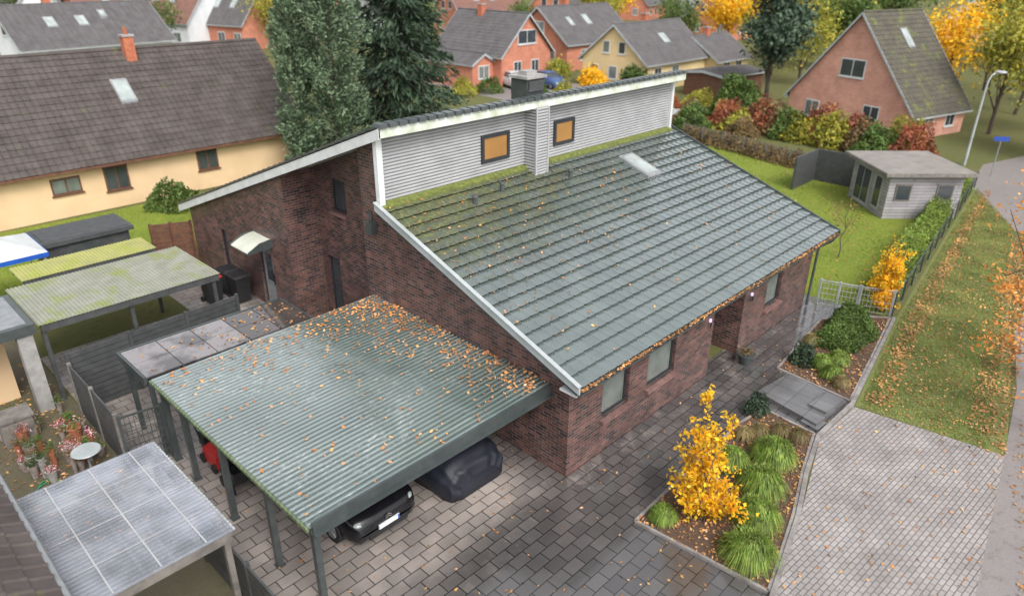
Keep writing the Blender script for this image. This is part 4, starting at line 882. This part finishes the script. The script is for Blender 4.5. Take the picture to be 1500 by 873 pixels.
def golden(name,label,x,y,h,r,n,stems=20,open_=1.0):
    A=thing(name,(x,y,0),label,"shrub"); t=MB(); P=[]
    for i in range(stems):
        a=rng.random()*6.28; R=r*rng.uniform(.2,1.05); hh=h*rng.uniform(.5,1.05) if R<r*.6 else h*rng.uniform(.18,.65)
        pts=limb(t,(x+rng.normal()*.08,y+rng.normal()*.08,.04),(x+R*math.cos(a),y+R*math.sin(a),hh),.016,.005,5,.16)
        pts=np.array(pts)
        for k in range(4):
            p=pts[1+int(rng.integers(0,5))]; q=p+rng.normal(size=3)*[.28,.28,.22]*r*1.3+[0,0,.14]; limb(t,p,q,.006,.003,2); s=rng.random((n//(stems*4),1)); P.append(p+(q-p)*s+rng.normal(size=(n//(stems*4),3))*.05*open_)
        m_=n//(stems*2); s=rng.random(m_)*.9+.1; ii=np.minimum(4,(s*5).astype(int)); fr=(s*5-ii)[:,None]; P.append(pts[ii]+(pts[np.minimum(5,ii+1)]-pts[ii])*fr+rng.normal(size=(m_,3))*[.07,.07,.07]*open_)
    t.build("stem",M['birch'],A); P=np.concatenate(P); P[:,2]=np.maximum(P[:,2],.1); fastmesh("foliage",leafquads(P,.05,.65),4,M['lf_y'],A)
golden("golden_shrub","golden autumn shrub in mulched planting bed",1.0,-3.05,2.95,.78,3100,24)
golden("golden_shrub","dense golden autumn tree by garden gate",14.6,-2.1,2.75,.55,3400,18,1.4)
def tuft(name,label,x,y,r,h,mat='blade',n=420,group=None,w=.008):
    a=rng.random(n)*6.28; R=r*rng.uniform(.12,1.0,n)**.8; hh=h*rng.uniform(.8,1.12,n); b0=rng.normal(size=(n,2))*r*.09
    pts=[]; dr=(R/r)
    H1=hh*(1-.30*dr**2); 
    for s,z in((0,0*hh),(.30,H1*.72),(.66,H1*(1.0-.12*dr)),(1.0,H1*(1.0-.95*dr**1.5)+.03)):
        pts.append(np.stack([x+b0[:,0]+np.cos(a)*R*s,y+b0[:,1]+np.sin(a)*R*s,.05+z],1))
    pe=np.stack([-np.sin(a),np.cos(a),0*a],1)
    V=[]
    for i,(w0,w1) in enumerate(((w,w),(w,w*.8),(w*.8,w*.15))):
        V.append(np.stack([pts[i]-pe*w0,pts[i]+pe*w0,pts[i+1]+pe*w1,pts[i+1]-pe*w1],1).reshape(-1,4,3))
    V=np.concatenate(V).reshape(-1,3)
    o=fastmesh(name,V,4,M[mat],None,(x,y,.05)); meta(o,label,"ornamental grass",group); return o
for (x,y,r_,h_) in((3.95,-3.22,.64,.60),(2.75,-3.52,.62,.58),(1.72,-3.92,.60,.56),(.62,-4.30,.66,.60),(3.05,-2.6,.5,.5),(.35,-2.45,.34,.38)):
    tuft("ornamental_grass","bright green arching grass tuft in planting bed",x,y,r_,h_,n=2200,group="grass tufts in the planting bed",w=.009)
for (x,y) in((9.8,-2.5),(8.8,-2.7),(9.2,-2.25)): tuft("ornamental_grass","small arching grass tuft near entrance steps",x,y,.42,.4,n=1100,group="grass tufts in the planting bed")
for (x,y) in((5.1,-2.9),(4.7,-2.5),(5.2,-3.3),(4.3,-2.3),(8.5,-3.1),(10.4,-1.4)): tuft("dry_perennial","dry brown perennial clump in planting bed",x,y,.32,.33,'bladeb',600,group="dry perennials")
bush("round_shrub","small round dark evergreen shrub",5.65,-1.95,.33,.55,'lf_s',1400,.04); bush("round_shrub","round dark green evergreen shrub",9.05,-1.75,.4,.65,'lf_s',1600,.045)
bush("spreading_shrub","low spreading dark evergreen shrub",11.7,-2.0,1.35,.6,'lf_g',9000,.05,rx=.85); bush("spreading_shrub","low spreading evergreen beside gate",13.0,-1.7,.8,.5,'lf_g',3000,.055,rx=.6)
for x in np.arange(15.8,33.5,.62):
    y=-2.25+(x-14.4)*.112+.40; bush("hedge_shrub","clipped green shrub in hedge along mesh fence",x,y,.64,.95+.07*rng.random(),'lf_hg',1500,.055,"hedge shrubs along the fence")
for i in range(16):
    y=4+i*1.05; x=38.4+rng.normal()*.8-(.4 if i>8 else 0); m_=['lf_r','lf_yg','lf_g','lf_b','lf_r','lf_yg'][i%6]; bush("autumn_bush","autumn coloured bush at garden boundary",x,y,1.4,1.4+.8*rng.random(),m_,1800,.13,"bushes at the garden boundary")
for i in range(10): bush("hedge_shrub","low brown hedge by end of lawn",32.9-.24*i+.4,17-i*1.05,.7,.8,'lf_b',1100,.08,"low hedge at the lawn end")
bush("round_bush","large round dark green bush",42,18.2,1.9,3.2,'lf_g',5000,.14)
broad("bare_shrub_tree","young sparse tree on lawn",18.5,.9,2.8,.8,'lf_b',250,.05,14,.03,bark='birch'); 
for (x,y,h_,r_,m_) in((50,2.6,9,2.6,'lf_yg'),(53,-.5,10,3.2,'lf_y'),(60,3,10,3.2,'lf_yg'),(46,-1.5,7,2.2,'lf_yg'),(66,-2,11,4,'lf_yg'),(58,8,9,3,'lf_y'),(44,-4,8,2.6,'lf_b'),(72,8,11,4,'lf_g'),
  (62,22,8,3.4,'lf_yg'),(68,28,8,3.4,'lf_y'),(76,24,9,4,'lf_g'),(80,34,8,3.6,'lf_yg'),(84,42,9,4,'lf_y'),(90,30,10,4.5,'lf_yg'),(74,44,7,3,'lf_g'),(96,70,10,4,'lf_y'),(86,66,9,4,'lf_yg'),(64,62,6,2.6,'lf_g'),(46,62,7,3,'lf_g'),(30,62,7,3,'lf_b'),(52,72,8,3.5,'lf_g'),
  (26,88,7,3,'lf_g'),(40,86,8,3.5,'lf_yg'),(5,100,8,4,'lf_g'),(110,30,11,5,'lf_g'),(104,14,11,5,'lf_yg'),(92,10,10,4.5,'lf_y'),(84,-4,11,5,'lf_yg'),(120,70,11,5,'lf_g'),(60,110,10,5,'lf_g'),(95,100,11,5,'lf_b'),(20,122,9,4,'lf_g'),(85,120,11,6,'lf_g'),(36,118,9,4,'lf_b'),(52,55,4,1.8,'lf_s'),(45,30,2.4,1.1,'lf_g'),(44.5,38.8,2,1.2,'lf_yg'),(43,33,2.0,1.1,'lf_y')):
    broad("autumn_tree" if m_!='lf_g' else "green_tree",{'lf_yg':"yellow-green autumn tree",'lf_y':"golden autumn tree",'lf_b':"brown thinning autumn tree",'lf_g':"green broadleaf tree",'lf_s':"small dark evergreen tree"}[m_]+" among houses",x,y,h_,r_,m_,3200,.16 if x<75 else .28,34,.15)
for (x,y,r_,h_,m_) in((2,26.8,1.3,1.1,'lf_g'),(-1.3,20.2,.5,.7,'lf_g'),(38.8,33,1.1,1.4,'lf_yg'),(38.5,36,1.2,1.3,'lf_g'),(39,29,1.3,1.6,'lf_y'),(39.5,26,1.3,1.6,'lf_g'),(40.5,23.5,1.3,1.4,'lf_r'),(43,22,1.4,1.6,'lf_yg'),(36.5,40,1.2,1.3,'lf_g'),(33.8,40.5,1.2,1.4,'lf_yg'),(35,17.5,1.1,1.3,'lf_g'),(36,14.5,1.1,1.3,'lf_b')):
    bush("garden_bush","rounded garden bush beside houses",x,y,r_,h_,m_,1800,.1)
broad("orange_tree","roadside tree with sparse orange autumn leaves",12.6,-7.8,6.5,2.8,'lf_o',2400,.07,60,.14,z0=.12,rs=.13,bark='birch',lean=(0,.9))
broad("orange_tree","smaller roadside tree with orange autumn leaves",9.8,-8.4,5.0,1.9,'lf_o',1300,.065,34,.09,z0=.15,rs=.13,bark='birch',lean=(0,1.2))
# ------------------------------------------------------------ fallen leaves & grass
def litter(name,label,pts,ls,mat='leaf_litter'):
    o=fastmesh(name,leafquads(pts,ls,.6,flat=.75),4,M[mat]); meta(o,label,"leaves",kind="stuff"); return o
def inpoly(P,poly):
    x,y=P[:,0],P[:,1]; r=np.zeros(len(P),bool); n=len(poly)
    for i in range(n):
        x1,y1=poly[i];x2,y2=poly[(i+1)%n]
        c=((y1>y)!=(y2>y))&(x<(x2-x1)*(y-y1)/(y2-y1+1e-12)+x1); r^=c
    return r
def sampoly(poly,n):
    a=np.array(poly);lo,hi=a.min(0),a.max(0);P=lo+(hi-lo)*rng.random((n*4,2)); P=P[inpoly(P,poly)]; return P[:n]
n=5600; x=-rng.random(n)*6.1-.05; y=.6+6.6*rng.random(n); 
dens=np.exp(-((-x)/.9)**2*.9)*.70+np.exp(-((7.3-y)/1.4)**2)*np.exp(x/2.6)*.95+.10*np.exp(x/3.5)+.015
keep=rng.random(n)<dens; x=x[keep];y=y[keep]
litter("fallen_leaves_on_carport","brown fallen leaves on corrugated roof",np.stack([x,y,2.295+(x+6.25)*.016+rng.random(len(x))*.02],1),.048,'leaf_bright')
n=2000; x=rng.random(n)*13.4-.2;y=rng.random(n)*6.6-.4; k=rng.random(n)<(.09+.9*np.exp(-x/3.5)*(y/6.5)); x=x[k];y=y[k]
litter("fallen_leaves_on_roof","fallen leaves on tiled roof",np.stack([x,y,Z1(y)+.08],1),.040,'leaf_bright')
x=rng.random(1100)*13.7-.4; litter("gutter_leaves","orange leaves lying in gutter",np.stack([x,-.60+rng.normal(size=1100)*.025,2.80+rng.random(1100)*.04],1),.035)
x=-6.2+rng.random(160)**.5*4.2; litter("shelter_leaves","leaves on low shelter roof",np.stack([x,7.5+rng.random(160)*1.5,0*x+2.29],1),.045)
for nm,poly,n,z,ls in (("bed_leaves",bed1,1500,.07,.042),("bed_leaves_by_gate",bed2,900,.07,.042),
   ("verge_leaves",[(7.9,-3.8),(14.2,-2.8),(34,-.5),(28,-3.4),(16,-5.8),(8.2,-7.3)],3200,.03,.040),("driveway_leaves",[(-7,7),(-7,-6.5),(0,-5),(14,-2.7),(14,-.2),(0,-.2),(-.2,7)],480,.02,.04),
   ("cobble_leaves",[(7.8,-3.8),(8.25,-7.2),(2.8,-7.9),(0,-5.2)],160,.025,.045),("terrace_leaves",[(-10,5),(-7.2,5),(-7.2,15),(-10,15)],700,.02,.05),("lawn_leaves",[(14.3,-2),(31,0),(31,14),(14,14)],1500,.05,.05),("road_leaves",[(8,-7.4),(30,-5.5),(30,-9),(2,-8.8)],2200,.03,.045)):
    P=sampoly(poly,n); litter(nm,"scattered fallen leaves",np.column_stack([P,z+rng.random(len(P))*.02]),ls)
P=sampoly([(8.3,-3.95),(14.4,-3.0),(34,-.9),(34,-1.2),(14.4,-3.6),(8.3,-4.5)],3400); litter("fence_foot_leaves","thick drift of leaves along fence",np.column_stack([P,.03+rng.random(len(P))*.05]),.046)
P=sampoly([(8.4,-7.2),(16,-6.2),(30,-4.2),(26,-3.8),(9,-6.2)],2600); litter("road_edge_leaves","leaves gathered along road edge",np.column_stack([P,.03+rng.random(len(P))*.03]),.042)
def blades(name,poly,n,h,mat,z=0):
    P=sampoly(poly,n); n=len(P); a=rng.random(n)*6.28; w=h*.16; c=np.column_stack([P,np.full(n,z)]); d=np.stack([np.cos(a)*w,np.sin(a)*w,0*a],1); t=c+np.column_stack([rng.normal(size=(n,2))*h*.35,h*rng.uniform(.5,1.2,n)])
    o=fastmesh(name,np.stack([c-d,c+d,t],1).reshape(-1,3),3,M[mat]); meta(o,"short grass blades","grass",kind="stuff")
blades("lawn_grass",[(14.3,-2.3),(33.5,-.3),(31,7),(33,17.5),(26,22),(13.2,21),(13.2,-.1)],70000,.07,'bladel')
blades("verge_grass",[(7.9,-3.85),(14.2,-2.85),(34,-.5),(28,-3.4),(16,-5.6),(8.2,-6.9)],60000,.065,'bladev')
blades("back_lawn_grass",[(-1.5,19),(13,19),(13,27.8),(-12,28.4),(-12,20.6),(-5.5,20.6)],30000,.08,'bladel')
# ------------------------------------------------------------ camera, light
yaw,pitch,roll,fpx=0.7657,0.4428,0.0078,1040.93
F=Vector((math.cos(yaw),math.sin(yaw),0));R=Vector((math.sin(yaw),-math.cos(yaw),0));Zv=Vector((0,0,1))
fw=math.cos(pitch)*F-math.sin(pitch)*Zv; up=math.sin(pitch)*F+math.cos(pitch)*Zv
rr=math.cos(roll)*R+math.sin(roll)*up; uu=-math.sin(roll)*R+math.cos(roll)*up
mw=Matrix(((rr.x,uu.x,-fw.x,-10.5337),(rr.y,uu.y,-fw.y,-8.3193),(rr.z,uu.z,-fw.z,11.0),(0,0,0,1)))
cd=D.cameras.new("camera"); cam=D.objects.new("camera",cd); COL.objects.link(cam); cam.matrix_world=mw
cd.sensor_width=36; cd.lens=36*fpx/1500; cd.clip_end=2000; S.camera=cam
cd.dof.use_dof=True; cd.dof.focus_distance=17.0; cd.dof.aperture_fstop=.4
W=D.worlds.new("World"); S.world=W; W.use_nodes=True; nt=W.node_tree; bg=nt.nodes["Background"]
el,rot=math.radians(48),math.radians(200)
sk=N(nt,"ShaderNodeTexSky"); sk.sky_type='NISHITA'; sk.sun_disc=False; sk.sun_elevation=el; sk.sun_rotation=rot; sk.dust_density=4; sk.air_density=1.2
hs=N(nt,"ShaderNodeHueSaturation"); hs.inputs["Saturation"].default_value=.22; hs.inputs["Value"].default_value=1.8; L(nt,sk.outputs[0],hs.inputs["Color"]); L(nt,hs.outputs[0],bg.inputs[0]); bg.inputs[1].default_value=.15
sl=D.lights.new("sun",'SUN'); sl.energy=1.5; sl.angle=math.radians(20); sl.color=(1,.96,.9); so=D.objects.new("sun",sl); COL.objects.link(so)
dv=Vector((math.sin(rot)*math.cos(el),math.cos(rot)*math.cos(el),math.sin(el))); so.rotation_euler=dv.to_track_quat('Z','Y').to_euler(); so.location=(0,-20,30)
S.view_settings.view_transform='Standard'; S.view_settings.look='None'; S.view_settings.exposure=0
